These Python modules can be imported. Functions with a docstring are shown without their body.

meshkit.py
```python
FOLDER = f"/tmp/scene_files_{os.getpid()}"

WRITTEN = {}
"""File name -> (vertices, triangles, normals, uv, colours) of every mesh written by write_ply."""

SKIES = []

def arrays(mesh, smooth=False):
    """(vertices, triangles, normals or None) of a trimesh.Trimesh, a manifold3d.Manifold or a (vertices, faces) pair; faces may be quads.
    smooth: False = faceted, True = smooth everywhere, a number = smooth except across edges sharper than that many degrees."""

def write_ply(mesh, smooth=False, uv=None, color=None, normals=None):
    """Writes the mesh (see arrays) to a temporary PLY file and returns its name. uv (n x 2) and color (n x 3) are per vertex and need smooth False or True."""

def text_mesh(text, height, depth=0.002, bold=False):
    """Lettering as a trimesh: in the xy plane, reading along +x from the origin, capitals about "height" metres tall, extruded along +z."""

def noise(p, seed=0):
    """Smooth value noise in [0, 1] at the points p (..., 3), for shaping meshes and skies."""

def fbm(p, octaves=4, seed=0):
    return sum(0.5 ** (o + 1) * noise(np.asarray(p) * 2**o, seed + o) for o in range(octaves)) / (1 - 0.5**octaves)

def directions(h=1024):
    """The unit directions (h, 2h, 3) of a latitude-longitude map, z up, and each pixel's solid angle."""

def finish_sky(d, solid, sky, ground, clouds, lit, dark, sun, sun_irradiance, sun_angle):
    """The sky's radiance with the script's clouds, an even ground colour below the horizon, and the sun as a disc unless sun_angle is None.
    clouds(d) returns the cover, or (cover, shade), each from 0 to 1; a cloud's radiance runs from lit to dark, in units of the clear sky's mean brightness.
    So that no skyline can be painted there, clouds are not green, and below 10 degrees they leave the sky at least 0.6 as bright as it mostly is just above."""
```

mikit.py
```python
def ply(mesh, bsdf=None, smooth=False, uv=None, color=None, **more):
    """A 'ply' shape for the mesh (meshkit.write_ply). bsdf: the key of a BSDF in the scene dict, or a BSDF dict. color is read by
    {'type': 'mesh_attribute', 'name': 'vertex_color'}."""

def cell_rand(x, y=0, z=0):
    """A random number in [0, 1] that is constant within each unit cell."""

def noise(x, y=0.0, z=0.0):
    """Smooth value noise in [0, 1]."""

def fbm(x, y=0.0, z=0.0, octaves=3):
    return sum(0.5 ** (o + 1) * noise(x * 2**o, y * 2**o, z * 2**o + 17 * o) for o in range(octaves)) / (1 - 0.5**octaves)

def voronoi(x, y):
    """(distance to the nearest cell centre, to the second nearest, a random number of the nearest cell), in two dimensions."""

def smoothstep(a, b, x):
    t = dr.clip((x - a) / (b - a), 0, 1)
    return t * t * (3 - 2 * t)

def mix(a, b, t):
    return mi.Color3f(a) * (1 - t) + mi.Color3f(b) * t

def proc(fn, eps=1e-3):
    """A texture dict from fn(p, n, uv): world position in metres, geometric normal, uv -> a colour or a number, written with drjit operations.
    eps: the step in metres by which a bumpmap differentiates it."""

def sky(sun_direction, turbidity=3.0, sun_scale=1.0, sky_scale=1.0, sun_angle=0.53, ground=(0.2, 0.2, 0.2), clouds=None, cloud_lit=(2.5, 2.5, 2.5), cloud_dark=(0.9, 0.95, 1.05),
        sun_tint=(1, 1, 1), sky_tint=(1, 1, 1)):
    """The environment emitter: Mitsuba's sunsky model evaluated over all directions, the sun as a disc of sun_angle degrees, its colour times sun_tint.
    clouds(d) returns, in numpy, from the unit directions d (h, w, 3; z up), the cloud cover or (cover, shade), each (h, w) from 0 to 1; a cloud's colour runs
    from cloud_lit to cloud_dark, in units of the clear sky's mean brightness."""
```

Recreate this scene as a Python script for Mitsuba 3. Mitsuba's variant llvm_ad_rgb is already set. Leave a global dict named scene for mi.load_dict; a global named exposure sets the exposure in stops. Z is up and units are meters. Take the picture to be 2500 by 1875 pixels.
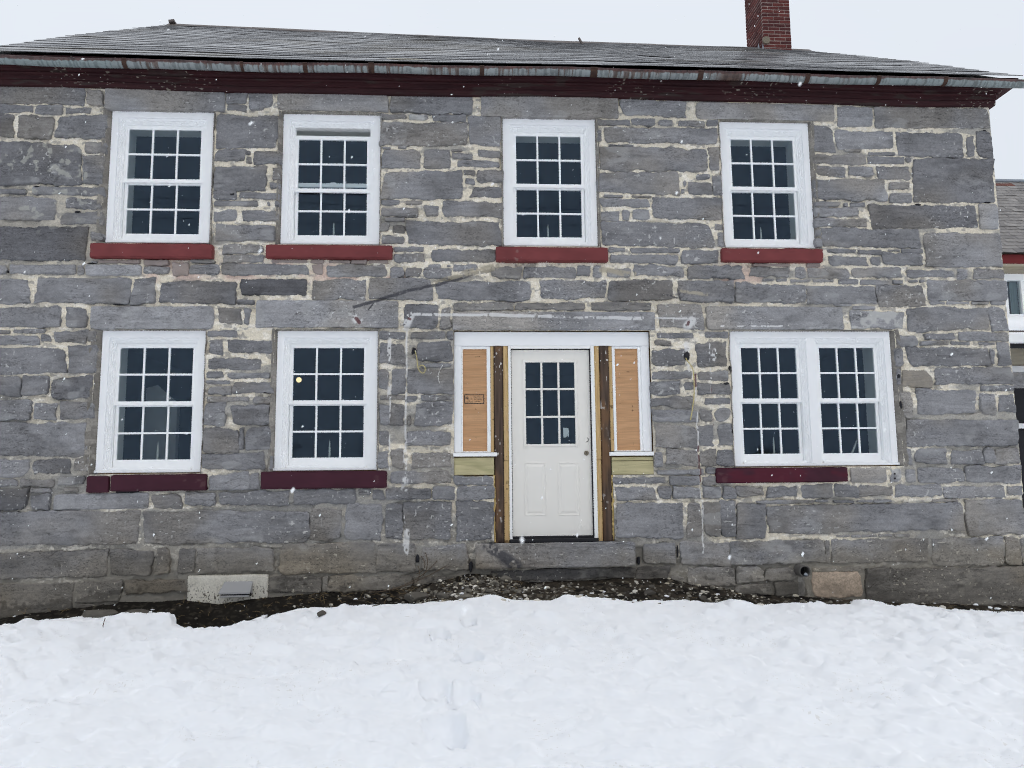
import math, random
import numpy as np, trimesh, drjit as dr, mitsuba as mi, mikit, meshkit
from scipy.spatial import Delaunay
from shapely.geometry import Polygon, Point
from mikit import noise, fbm, voronoi, cell_rand, smoothstep, mix
T = mi.ScalarTransform4f
scene, labels = {}, {}

# ---------------------------------------------------------------- camera, sky, exposure
CAM = np.array([-0.5055, -8.4885, 0.6294])
FWD = np.array([0.06174348, 0.99085447, 0.11997983])
UP = np.array([0.00305083, -0.12039598, 0.99272126])
scene['camera'] = {'type': 'thinlens', 'aperture_radius': .0012, 'focus_distance': 8.6, 'fov': 67.24, 'fov_axis': 'x', 'near_clip': 0.05, 'far_clip': 2000.0,
                   'to_world': T().look_at(origin=CAM.tolist(), target=(CAM + FWD).tolist(), up=UP.tolist())}

def overcast(d):
    # an even snow cloud, a little brighter overhead than at the horizon, with faint soft banks
    z = np.clip(d[..., 2], 0, 1)
    bank = meshkit.fbm(d * 2.3 + 5.0, 3, seed=4)
    return np.ones(z.shape), np.clip(0.62 - 0.62 * z + 0.5 * (bank - 0.5), 0, 1)

scene['sky'] = mikit.sky((0.25, -0.55, 0.8), turbidity=5, sun_scale=0.12, sun_angle=24, clouds=overcast, ground=(0.7, 0.72, 0.76),
                         cloud_lit=(2.62, 2.79, 3.02), cloud_dark=(1.98, 2.12, 2.30))
exposure = 1.02

# ---------------------------------------------------------------- helpers
def key_for(name):
    if name not in scene: return name
    k = 1
    while f'{name}_{k:03d}' in scene: k += 1
    return f'{name}_{k:03d}'
NEXT = {}
def put(name, mesh, bsdf, smooth=False, uv=None, kind=None, label=None, category=None, group=None, **more):
    if name in scene:
        k = NEXT.get(name, 1)
        key = f'{name}_{k:03d}'; NEXT[name] = k + 1
    else: key = name
    scene[key] = mikit.ply(mesh, bsdf, smooth, uv=uv, **more)
    tag(key, label, category, group, kind)
    return key
def tag(key, label=None, category=None, group=None, kind=None):
    d = {k: v for k, v in dict(label=label, category=category, group=group, kind=kind).items() if v}
    if d: labels[key] = d

BF = np.array([[0,1,3],[0,3,2],[4,6,7],[4,7,5],[0,4,5],[0,5,1],[2,3,7],[2,7,6],[0,2,6],[0,6,4],[1,5,7],[1,7,3]])
def box(x0, x1, y0, y1, z0, z1, c=0.0):
    """A box; c chamfers its edges."""
    if c <= 0:
        v = np.array([[x, y, z] for x in (x0, x1) for y in (y0, y1) for z in (z0, z1)], float)
        return trimesh.Trimesh(v, BF, process=False)
    c = min(c, (x1-x0)*.4, (y1-y0)*.4, (z1-z0)*.4)
    pts = []
    for sx in (0, 1):
        for sy in (0, 1):
            for sz in (0, 1):
                X, Y, Z = (x0, x1)[sx], (y0, y1)[sy], (z0, z1)[sz]
                ix, iy, iz = (c, -c)[sx], (c, -c)[sy], (c, -c)[sz]
                pts += [(X, Y+iy, Z+iz), (X+ix, Y, Z+iz), (X+ix, Y+iy, Z)]
    return trimesh.convex.convex_hull(np.array(pts))
def cat(ms): return trimesh.util.concatenate(ms)
def tube(points, r, sides=8):
    p = np.asarray(points, float); t = np.gradient(p, axis=0); t /= np.linalg.norm(t, axis=1, keepdims=True)
    a = np.cross(t, np.where(np.abs(t[:, 2:]) < .9, [0, 0, 1.], [1., 0, 0])); a /= np.linalg.norm(a, axis=1, keepdims=True); b = np.cross(t, a)
    ang = np.arange(sides)*2*np.pi/sides; r = np.broadcast_to(r, len(p))
    v = (p[:, None] + r[:, None, None]*(np.cos(ang)[None, :, None]*a[:, None] + np.sin(ang)[None, :, None]*b[:, None])).reshape(-1, 3)
    f = []
    for i in range(len(p)-1):
        for j in range(sides):
            k = (j+1) % sides; f += [[i*sides+j, i*sides+k, (i+1)*sides+k], [i*sides+j, (i+1)*sides+k, (i+1)*sides+j]]
    n = len(v); v = np.vstack([v, p[:1], p[-1:]])
    for j in range(sides):
        k = (j+1) % sides; f += [[n, k, j], [n+1, n-sides+j, n-sides+k]]
    return trimesh.Trimesh(v, f, process=False)
def spline(pts, n=40):
    from scipy.interpolate import CubicSpline
    p = np.asarray(pts, float); s = np.r_[0, np.cumsum(np.linalg.norm(np.diff(p, axis=0), axis=1))]
    return CubicSpline(s, p)(np.linspace(0, s[-1], n))
def rock(rng, sx, sy, sz, sub=2):
    m = trimesh.creation.icosphere(subdivisions=sub); v = m.vertices.copy()
    off = rng.random(3)*50
    for _ in range(6):                                             # flat facets, as split stone has
        d = rng.normal(size=3); d /= np.linalg.norm(d); h = rng.uniform(.45, .8)
        k = v @ d; v -= np.maximum(k-h, 0)[:, None]*d
    v *= (1 + .25*(meshkit.fbm(v*1.7+off, 3)-.5))[:, None]
    return trimesh.Trimesh(v*[sx, sy, sz], m.faces, process=False)

# ---------------------------------------------------------------- materials
def pr(rgb, rough=.6, **k):
    return {'type': 'principled', 'base_color': rgb if isinstance(rgb, dict) else {'type': 'rgb', 'value': rgb}, 'roughness': rough, **k}
def mat(name, rgb, rough=.6, bump=None, two=True, **k):
    k.setdefault('specular', .2)
    b = pr(rgb, rough, **k)
    if bump: b = {'type': 'bumpmap', 'arbitrary': bump, 'scale': 1.0, 'bsdf': b}
    scene[name] = {'type': 'twosided', 'bsdf': b} if two else b
def lerp(a, b, t): return a*(1-t) + b*t
def line_d(x, z, x0, z0, x1, z1):
    dx, dz = x1-x0, z1-z0
    t = dr.clip(((x-x0)*dx + (z-z0)*dz)/(dx*dx+dz*dz), 0, 1)
    return dr.sqrt(dr.square(x-x0-t*dx) + dr.square(z-z0-t*dz))
def on_wall(c, p):
    """What the taken-down porch left on stones and mortar: white paint lines, red drips, a tar line, old mortar smears."""
    x, z = p.x, p.z
    w = .012*(fbm(x*9, z*9, 3.1)-.5)*2
    rag = noise(x*55, z*38, 1.7)*.6 + noise(x*13, z*10, 9.)*.5
    white = mi.Float(0)
    for x0, z0, x1, z1, r, thr in ((-1.318, .72, -1.314, 1.52, .008, .50), (-1.318, 1.52, -1.335, 2.2, .022, .60), (-1.147, .56, -1.140, 2.30, .011, .46), (-1.160, .33, -1.140, .05, .007, .55),
                              (-1.14, -.16, -1.13, .06, .034, .58), (-1.15, .80, -1.145, 1.0, .022, .5), (-1.155, .52, -1.150, .60, .04, .6), (-1.15, 2.30, -1.10, 2.42, .05, .52), (-1.06, 2.434, -.2, 2.426, .017, .42), (-.2, 2.426, .46, 2.408, .021, .36),
                              (.46, 2.408, .99, 2.395, .013, .5), (.99, 2.395, 1.50, 2.39, .02, .45), (1.66, 2.397, 2.01, 2.391, .012, .48), (2.088, .35, 2.090, 1.72, .009, .52), (2.04, 1.8, 2.0, 2.10, .035, .55),
                              (2.094, -.21, 2.11, .35, .011, .52), (2.265, 1.0, 2.262, 2.1, .009, .62), (2.28, 1.90, 2.33, 2.02, .035, .6), (2.01, 2.30, 2.07, 2.37, .05, .5), (2.40, 2.30, 3.3, 2.31, .010, .62), (-1.66, 2.33, -1.70, 2.38, .05, .70)):
        white = dr.maximum(white, (1-smoothstep(r*.6, r*1.25, line_d(x+w, z+w, x0, z0, x1, z1))) * smoothstep(thr-.04, thr+.06, rag+.05))
    drips = smoothstep(.83, .87, noise(x*70, z*16, 4.4)) * smoothstep(.55, .7, noise(x*3, z*4, 8.)) * smoothstep(2.6, 2.4, z) * smoothstep(-1.2, -1.0, x) * smoothstep(2.3, 2.1, x)
    c = mix(c, (.74, .74, .74), dr.maximum(white*.72, drips*.6))
    red = mi.Float(0)
    for x0, z0, x1, z1, r, thr in ((-1.70, 2.38, -1.665, 2.335, .022, .4), (-1.112, 2.392, -1.098, 2.385, .016, .3), (2.02, 2.32, 2.03, 2.35, .016, .45), (2.092, .55, 2.09, .95, .010, .55), (2.268, 1.1, 2.265, 1.62, .007, .6), (2.088, 1.75, 2.086, 1.62, .012, .5), (-1.325, .50, -1.30, .55, .03, .6)):
        red = dr.maximum(red, (1-smoothstep(r*.6, r*1.2, line_d(x+w, z+w, x0, z0, x1, z1))) * smoothstep(thr-.05, thr+.05, rag+.05))
    c = mix(c, (.10, .025, .03), red*.85)
    tar = mi.Float(0)
    for x0, z0, x1, z1, r, thr in ((-1.72, 2.51, -1.50, 2.578, .022, .36), (-1.50, 2.578, -1.15, 2.687, .024, .28), (-1.15, 2.687, -.82, 2.769, .020, .30), (-.82, 2.769, -.42, 2.90, .026, .34), (-.42, 2.90, -.16, 2.955, .018, .38),
                              (1.75, 2.66, 1.95, 2.63, .012, .58), (-1.51, 2.55, -1.56, 2.48, .010, .4), (-1.72, 2.50, -1.72, 2.42, .004, .2), (-.25, -.10, .03, -.30, .075, .42)):
        tar = dr.maximum(tar, (1-smoothstep(r*.5, r*1.2, line_d(x+w, z+w*1.4, x0, z0, x1, z1))) * smoothstep(thr-.1, thr+.1, rag))
    c = mix(c, (.055, .056, .066), tar*.85)
    smear = mi.Float(0)
    for x0, z0, x1, z1, r in ((-.85, 2.796, -.50, 2.905, .024), (-.50, 2.905, -.15, 2.985, .042), (1.05, 2.95, 1.42, 2.90, .03), (1.95, 2.70, 2.3, 2.66, .02)):
        smear = dr.maximum(smear, (1-smoothstep(r*.7, r*1.1, line_d(x+w*2, z+w*2, x0, z0, x1, z1))) * smoothstep(.35, .5, rag))
    return mix(c, (.40, .36, .28), smear*.8)

def stone_rgb(p, n, uv):
    tone, kind = uv.x, uv.y
    x, z = p.x + tone*91.7 + p.y*.7, p.z + p.y*.9
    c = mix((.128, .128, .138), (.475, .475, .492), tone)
    blot = fbm(x*2.6, z*4.2, 2.)
    c *= .80 + .40*blot
    stain = smoothstep(.46, .66, fbm(p.x*1.7, p.z*2.6, 81.)*.7 + fbm(x*9, z*15, 83.)*.3)
    c *= 1 - .22*stain
    tint = fbm(x*1.3, z*1.6, 7.)
    c = mix(c, c*mi.Color3f(1.06, 1.0, .90), smoothstep(.45, .75, tint))
    fine = noise(x*95, z*120, 3.)*.6 + noise(x*38, z*60, 5.)*.4
    c *= (.76 + .48*fine)*(.88 + .24*noise(x*5, z*62 + fbm(x*3, z*3, 12.)*4, 6.))
    warp = fbm(x*4, z*4, 11.)
    bed = fbm(x*2.4, z*34 + warp*5, 5.)
    crack = 1 - smoothstep(.0, .022, dr.abs(bed-.5))
    c *= 1 - .52*crack*smoothstep(.48, .62, noise(x*3.3, z*7, 21.))
    pits = smoothstep(.62, .80, noise(x*55, z*110, 31.))*smoothstep(.42, .6, fbm(x*3.5, z*5, 33.))
    c *= 1 - .30*pits
    pale = smoothstep(.60, .72, fbm(x*5, z*8, 41.))*smoothstep(.5, .66, noise(x*1.1, z*1.4, 43.))
    c = mix(c, (.40, .405, .41), .35*pale)
    chip = smoothstep(.86, .90, noise(x*42, z*47, 47.))*smoothstep(.55, .68, noise(x*2, z*2.2, 49.))
    c = mix(c, (.58, .58, .57), .6*chip)
    # brown soil splash on the footing courses, ragged at its upper edge
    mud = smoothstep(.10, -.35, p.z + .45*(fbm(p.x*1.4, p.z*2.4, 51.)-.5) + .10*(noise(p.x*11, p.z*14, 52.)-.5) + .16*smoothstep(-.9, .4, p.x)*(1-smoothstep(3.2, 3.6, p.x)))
    low_dark = smoothstep(.46, .54, fbm(p.x*3.1, p.z*7, 85.)*.55 + noise(p.x*26, p.z*34, 86.)*.2 + .30*smoothstep(-.42, -.72, p.z))*smoothstep(-.30, -.42, p.z)  # ragged patches, darker towards the foot of the wall
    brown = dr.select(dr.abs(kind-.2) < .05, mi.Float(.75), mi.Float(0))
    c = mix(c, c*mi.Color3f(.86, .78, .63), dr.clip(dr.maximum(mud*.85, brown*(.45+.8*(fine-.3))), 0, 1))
    c *= 1 - .40*low_dark*(1-.65*smoothstep(3.2, 3.6, p.x))
    c = dr.select(dr.abs(kind-.4) < .05, mix(c, (.34, .27, .245), .65), c)
    gran = noise(x*110, z*110, 61.)*.6 + noise(x*45, z*45, 62.)*.4
    c = dr.select(dr.abs(kind-.6) < .05, mix((.22, .175, .135), (.50, .40, .31), gran)*(.65+.7*blot), c)
    lime = smoothstep(.44, .58, fbm(x*9, z*10, 71.))
    c = dr.select(dr.abs(kind-.8) < .05, mix(c, (.55, .55, .53), lime*.6), c)
    # thrown lime spots on the big stone left of the first window
    lich = smoothstep(.60, .72, fbm(p.x*15, p.z*15, 73.))*smoothstep(.75, .35, dr.sqrt(dr.square((p.x+5.1)*.9)+dr.square(p.z-3.95)))
    c = mix(c, (.42, .42, .38), lich*.6)
    return on_wall(c, p)
def stone_h(p, n, uv):
    x, z = p.x + uv.x*91.7 + p.y*.7, p.z + p.y*.9
    return .0035*fbm(x*14, z*30, 3.) + .0018*noise(x*70, z*95, 5.) + .006*fbm(x*4, z*16, 8.)
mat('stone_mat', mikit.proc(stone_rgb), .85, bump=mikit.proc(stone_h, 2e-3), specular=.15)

def mortar_rgb(p, n, uv):
    x, z = p.x, p.z
    a = fbm(x*1.1, z*1.5, 2.)
    cream = smoothstep(.32, .56, a + .15*smoothstep(-3., 3.5, x) + .22*smoothstep(1.2, 3.4, z) - .30*smoothstep(.5, -.2, z) - .12*smoothstep(-4., -5.6, x))
    c = mix((.34, .32, .285), (.69, .63, .515), cream)
    edge = smoothstep(.52, .66, noise(x*16, z*30, 5.)*.6 + noise(x*50, z*70, 6.)*.4)
    c = mix(c, (.80, .76, .68), edge*smoothstep(.2, .5, a)*.75)
    dark = smoothstep(.60, .72, noise(x*11, z*22, 9.)*.6 + noise(x*37, z*41, 10.)*.4)
    c = mix(c, (.22, .215, .21), dark*.6)
    c = mix(c, (.27, .265, .255), smoothstep(.50, .60, fbm(x*1.7, z*5.5, 91.) - .16*smoothstep(.6, 2.6, z))*.75)
    pink = smoothstep(.35, .6, fbm(x*4, z*6, 14.))*smoothstep(2.75, 2.86, z)*smoothstep(3.08, 2.98, z)*(1-smoothstep(1.35, 1.5, dr.abs(x+2.55))*1.) 
    pink2 = smoothstep(.35, .6, fbm(x*4, z*6, 14.))*smoothstep(2.75, 2.86, z)*smoothstep(3.08, 2.98, z)*(1-smoothstep(.5, .7, dr.abs(x-3.0)))
    c = mix(c, (.56, .41, .35), dr.maximum(pink, pink2)*.75)
    c *= .82 + .36*noise(x*120, z*120, 15.)
    mud = smoothstep(.05, -.45, z + .5*(fbm(x*1.4, z*2.4, 51.)-.5))
    c = mix(c, (.17, .155, .13), mud*.8)
    return on_wall(c, p)
def mortar_h(p, n, uv): return .004*fbm(p.x*28, p.z*34, 3.) + .002*noise(p.x*120, p.z*120, 4.)
mat('mortar_mat', mikit.proc(mortar_rgb), .95, bump=mikit.proc(mortar_h, 2e-3), specular=.2)
def cement_rgb(p, n, uv):
    c = mix((.135, .125, .112), (.26, .245, .225), fbm(p.x*7, p.z*5, 3.))
    c = mix(c, (.33, .31, .28), smoothstep(.62, .75, noise(p.x*14, p.z*17, 5.))*.6)
    return c*(.8 + .4*noise(p.x*90, p.z*90, 6.))
mat('cement_mat', mikit.proc(cement_rgb), .95, bump=mikit.proc(mortar_h, 2e-3), specular=.2)

def white_rgb(p, n, uv):
    c = mix((.85, .86, .875), (.828, .84, .858), fbm(p.x*4, p.z*2.4, p.y*4))
    knot = smoothstep(.86, .93, noise(p.x*9, p.z*7, 3.3))
    return mix(c, (.66, .67, .72), knot*.35)
mat('white_wood', mikit.proc(white_rgb), .55)
mat('white_vinyl', (.86, .87, .875), .38, specular=.4)
mat('jamb_white', (.84, .84, .83), .5)
def sill_rgb(p, n, uv):
    up = smoothstep(1.5, 2., p.z)
    c = mix((.050, .011, .022), (.165, .038, .040), up)
    c *= .8 + .4*fbm(p.x*6, p.z*9, 2.)
    wear = smoothstep(.66, .76, fbm(p.x*11, p.z*19, 5.))*smoothstep(.55, .7, noise(p.x*2.2, p.z*3, 6.))*(.25+.75*up)
    c = mix(c, (.24, .15, .14), wear*.6)
    red = smoothstep(2.2, 2.4, p.x)*(1-up)*smoothstep(.40, .62, fbm(p.x*3.2, p.z*7, 8.))
    return mix(c, (.080, .008, .020), red*.8)
mat('sill_paint', mikit.proc(sill_rgb), .5, bump=mikit.proc(lambda p, n, uv: .002*fbm(p.x*22, p.z*30, p.y*22), 2e-3))
def cornice_rgb(p, n, uv):
    c = mix((.024, .009, .0115), (.050, .0155, .018), fbm(p.x*2.3, p.z*30, 2.))
    c *= .7 + .6*noise(p.x*8, p.z*160, p.y*90)
    bare = smoothstep(.62, .74, fbm(p.x*3.2, p.z*26, 5.))
    c = mix(c, (.045, .034, .031), bare*.7)
    peel = smoothstep(.84, .90, noise(p.x*34, p.z*80, 9.))*smoothstep(.45, .65, noise(p.x*1.4, 0, 4.))
    return mix(c, (.30, .27, .23), peel*.7)
mat('cornice_wood', mikit.proc(cornice_rgb), .6)
def gutter_rgb(p, n, uv):
    x = p.x; z = p.z - (.010*dr.sin(x*.75+1.) + .006*dr.sin(x*2.9))
    c = mix((.19, .215, .22), (.29, .32, .325), fbm(x*3, z*14, 2.))
    c = mix(c, (.20, .25, .255), smoothstep(-4.1, -4.4, x)*.75 + smoothstep(3.5, 4.2, x)*.45)
    amount = smoothstep(-4.4, -3.9, x)*(1-.75*smoothstep(3.4, 4.2, x))
    run = noise(x*46, 3.)*.55 + noise(x*130, 7.)*.25 + noise(x*7, 1.)*.35
    drip = smoothstep(.62, .82, run + .012/(dr.abs(5.165-z)+.02) - .18)
    seam = smoothstep(.93, .96, noise(x*2.3, 11.))
    rust = dr.maximum(drip*.9, seam)*amount
    c = mix(c, mix((.055, .028, .024), (.115, .062, .042), noise(x*25, z*60, 5.)), dr.clip(rust, 0, 1)*.9)
    grime = smoothstep(.5, .75, noise(x*60, z*25, 19.))
    lip = smoothstep(5.138, 5.150, z + .014*(noise(x*40, 2.)-.5))*smoothstep(-.37, -.38, p.y)
    c = mix(c, mix((.05, .025, .025), (.10, .04, .035), noise(x*14, z*30, 23.)), lip*.92)
    return c*(1-.35*grime)
mat('gutter_metal', mikit.proc(gutter_rgb), .5, specular=.4)
mat('rusty_band', mikit.proc(lambda p, n, uv: mix((.028, .017, .016), (.075, .040, .028), fbm(p.x*30, p.z*40, 1.))), .7)
def slate_rgb(p, n, uv):
    t = uv.x
    c = mix((.06, .06, .066), (.30, .30, .305), t*t)
    c = mix(c, (.115, .10, .075), smoothstep(.55, .8, fbm(p.x*.9, p.y*1.3, 3.))*.5)
    return c*(.75 + .5*noise(p.x*30, p.y*45, p.z*30))
mat('slate_mat', mikit.proc(slate_rgb), .28, specular=.6)
mat('ridge_metal', mikit.proc(lambda p, n, uv: mix((.09, .075, .072), (.16, .14, .13), fbm(p.x*3, p.z*20, 1.))), .55)
mat('lead_metal', (.30, .33, .37), .45)
def brick_rgb(p, n, uv):
    c = mix((.060, .021, .022), (.125, .034, .030), uv.x)
    return c*(.7 + .6*fbm(p.x*28, p.y*28, p.z*40))
mat('brick_mat', mikit.proc(brick_rgb), .85)
mat('brick_mortar', mikit.proc(lambda p, n, uv: mix((.24, .18, .165), (.38, .30, .27), fbm(p.x*12, p.y*12, p.z*18))), .95)
mat('door_paint', (.785, .765, .72), .42)
def wood(a, b, sx, sz, knots=.9, kc=(.10, .05, .02)):
    def fn(p, n, uv):
        w = fbm(p.x*2.2, p.z*2.2, p.y*2.)
        g = noise(p.x*sx + w*6, p.z*sz + w*6, p.y*9)
        c = mix(a, b, g)
        c *= .88 + .24*noise(p.x*sx*4, p.z*sz*4, 4.)
        return mix(c, kc, smoothstep(knots, knots+.04, noise(p.x*21, p.z*34, 7.))*.75)
    return mikit.proc(fn)
mat('plywood_mat', wood((.44, .245, .125), (.54, .325, .18), 2.0, 30, .94), .6)
mat('pine_mat', wood((.58, .42, .215), (.50, .33, .15), 70, 2, .92), .6)
mat('treated_mat', wood((.52, .46, .28), (.33, .31, .165), 2.2, 24, .95), .65)
def post_rgb(p, n, uv):
    g = noise(p.x*75, p.z*3.5, 2.)
    c = mix((.046, .033, .027), (.115, .078, .058), g)
    c = mix(c, (.17, .095, .05), smoothstep(.5, .7, fbm(p.x*9, p.z*2.3, 5.))*.7)
    scab = smoothstep(.80, .86, noise(p.x*60, p.z*26, 8.))*smoothstep(.5, .68, noise(p.x*5, p.z*5, 9.))
    c = mix(c, (.60, .58, .55), scab*.8)
    low = smoothstep(.55, .7, fbm(p.x*22, p.z*6, 12.))*smoothstep(.35, .0, p.z + .25*(noise(p.x*18, p.z*6, 13.)-.5))
    return mix(c, (.028, .02, .018), low*.7)
mat('post_mat', mikit.proc(post_rgb), .8, bump=mikit.proc(lambda p, n, uv: .004*noise(p.x*75, p.z*4, 2.), 2e-3))
mat('foam_mat', mikit.proc(lambda p, n, uv: mix((.42, .29, .10), (.62, .48, .22), fbm(p.x*40, p.z*40, 3.))), .8)
mat('black_rubber', (.018, .018, .022), .5)
mat('dark_metal', (.10, .095, .09), .4)
mat('brass_dull', (.19, .165, .125), .45)
mat('vent_grey', (.31, .31, .315), .45)
def patch_rgb(p, n, uv):
    c = mix((.46, .44, .38), (.60, .575, .51), fbm(p.x*9, p.z*9, 2.))
    splash = smoothstep(.66, .74, noise(p.x*95, p.z*60, 5.))*smoothstep(-.40, -.56, p.z + .08*(noise(p.x*9, p.z*9, 6.)-.5))
    return mix(c, (.07, .06, .045), splash*.85)*(.85+.3*noise(p.x*120, p.z*120, 8.))
mat('patch_mat', mikit.proc(patch_rgb), .95)
scene['pane_glass'] = {'type': 'thindielectric', 'int_ior': 1.5, 'specular_reflectance': {'type': 'rgb', 'value': (.40, .57, .78)},
                       'specular_transmittance': {'type': 'rgb', 'value': (.72, .76, .76)}}     # coated double glazing, bluish where it mirrors the sky
mat('room_paint', (.13, .135, .14), .9)
mat('reveal_paint', (.74, .76, .75), .8)
mat('room_floor', (.06, .05, .04), .7)
mat('candle_white', (.55, .56, .53), .5)
mat('cable_yellow', (.52, .44, .20), .5)
mat('cable_white', (.72, .72, .70), .5)
mat('bright_sheet_mat', (.80, .84, .85), .8)
def snow_rgb(p, n, uv):
    c = mix((.855, .875, .905), (.885, .90, .92), fbm(p.x*6, p.y*6, 2.))
    dirt = smoothstep(.86, .90, noise(p.x*75, p.y*75, 5.))*smoothstep(.62, .8, noise(p.x*3, p.y*3, 8.))
    return mix(c, (.50, .44, .36), dirt*.25)
mat('snow_mat', mikit.proc(snow_rgb), .75, specular=.2)
mat('flake_mat', (.93, .94, .95), .8)
def dirt_rgb(p, n, uv):
    c = mix((.014, .0115, .0095), (.046, .037, .027), fbm(p.x*7, p.y*7, p.z*7))
    c = mix(c, (.11, .095, .07), smoothstep(.62, .78, noise(p.x*34, p.y*34, p.z*34))*.7)
    c *= 1 - .72*smoothstep(.42, .56, fbm(p.x*4.5, p.y*5, 66.)*.7 + noise(p.x*19, p.y*19, 67.)*.3 + .22*smoothstep(-1.2, -2., p.x) - .06)
    return c*(.7+.6*noise(p.x*120, p.y*120, p.z*120))
mat('dirt_mat', mikit.proc(dirt_rgb), .9)
def rubble_rgb(p, n, uv):
    c = mix((.075, .068, .060), (.20, .185, .155), uv.x)
    c = dr.select(uv.y > .5, mix((.45, .41, .32), (.66, .63, .57), uv.x), c)
    return c*(.7+.6*fbm(p.x*25, p.y*25, p.z*25))
mat('rubble_mat', mikit.proc(rubble_rgb), .85)
mat('grass_dead', (.22, .16, .085), .8)
mat('twig_mat', (.10, .075, .055), .8)

HOUSE = 'stone_house'
labels[HOUSE] = {'label': 'two storey grey stone house with slate roof, white windows and an unfinished doorway', 'category': 'house'}
WALL = HOUSE + '__wall'

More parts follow.
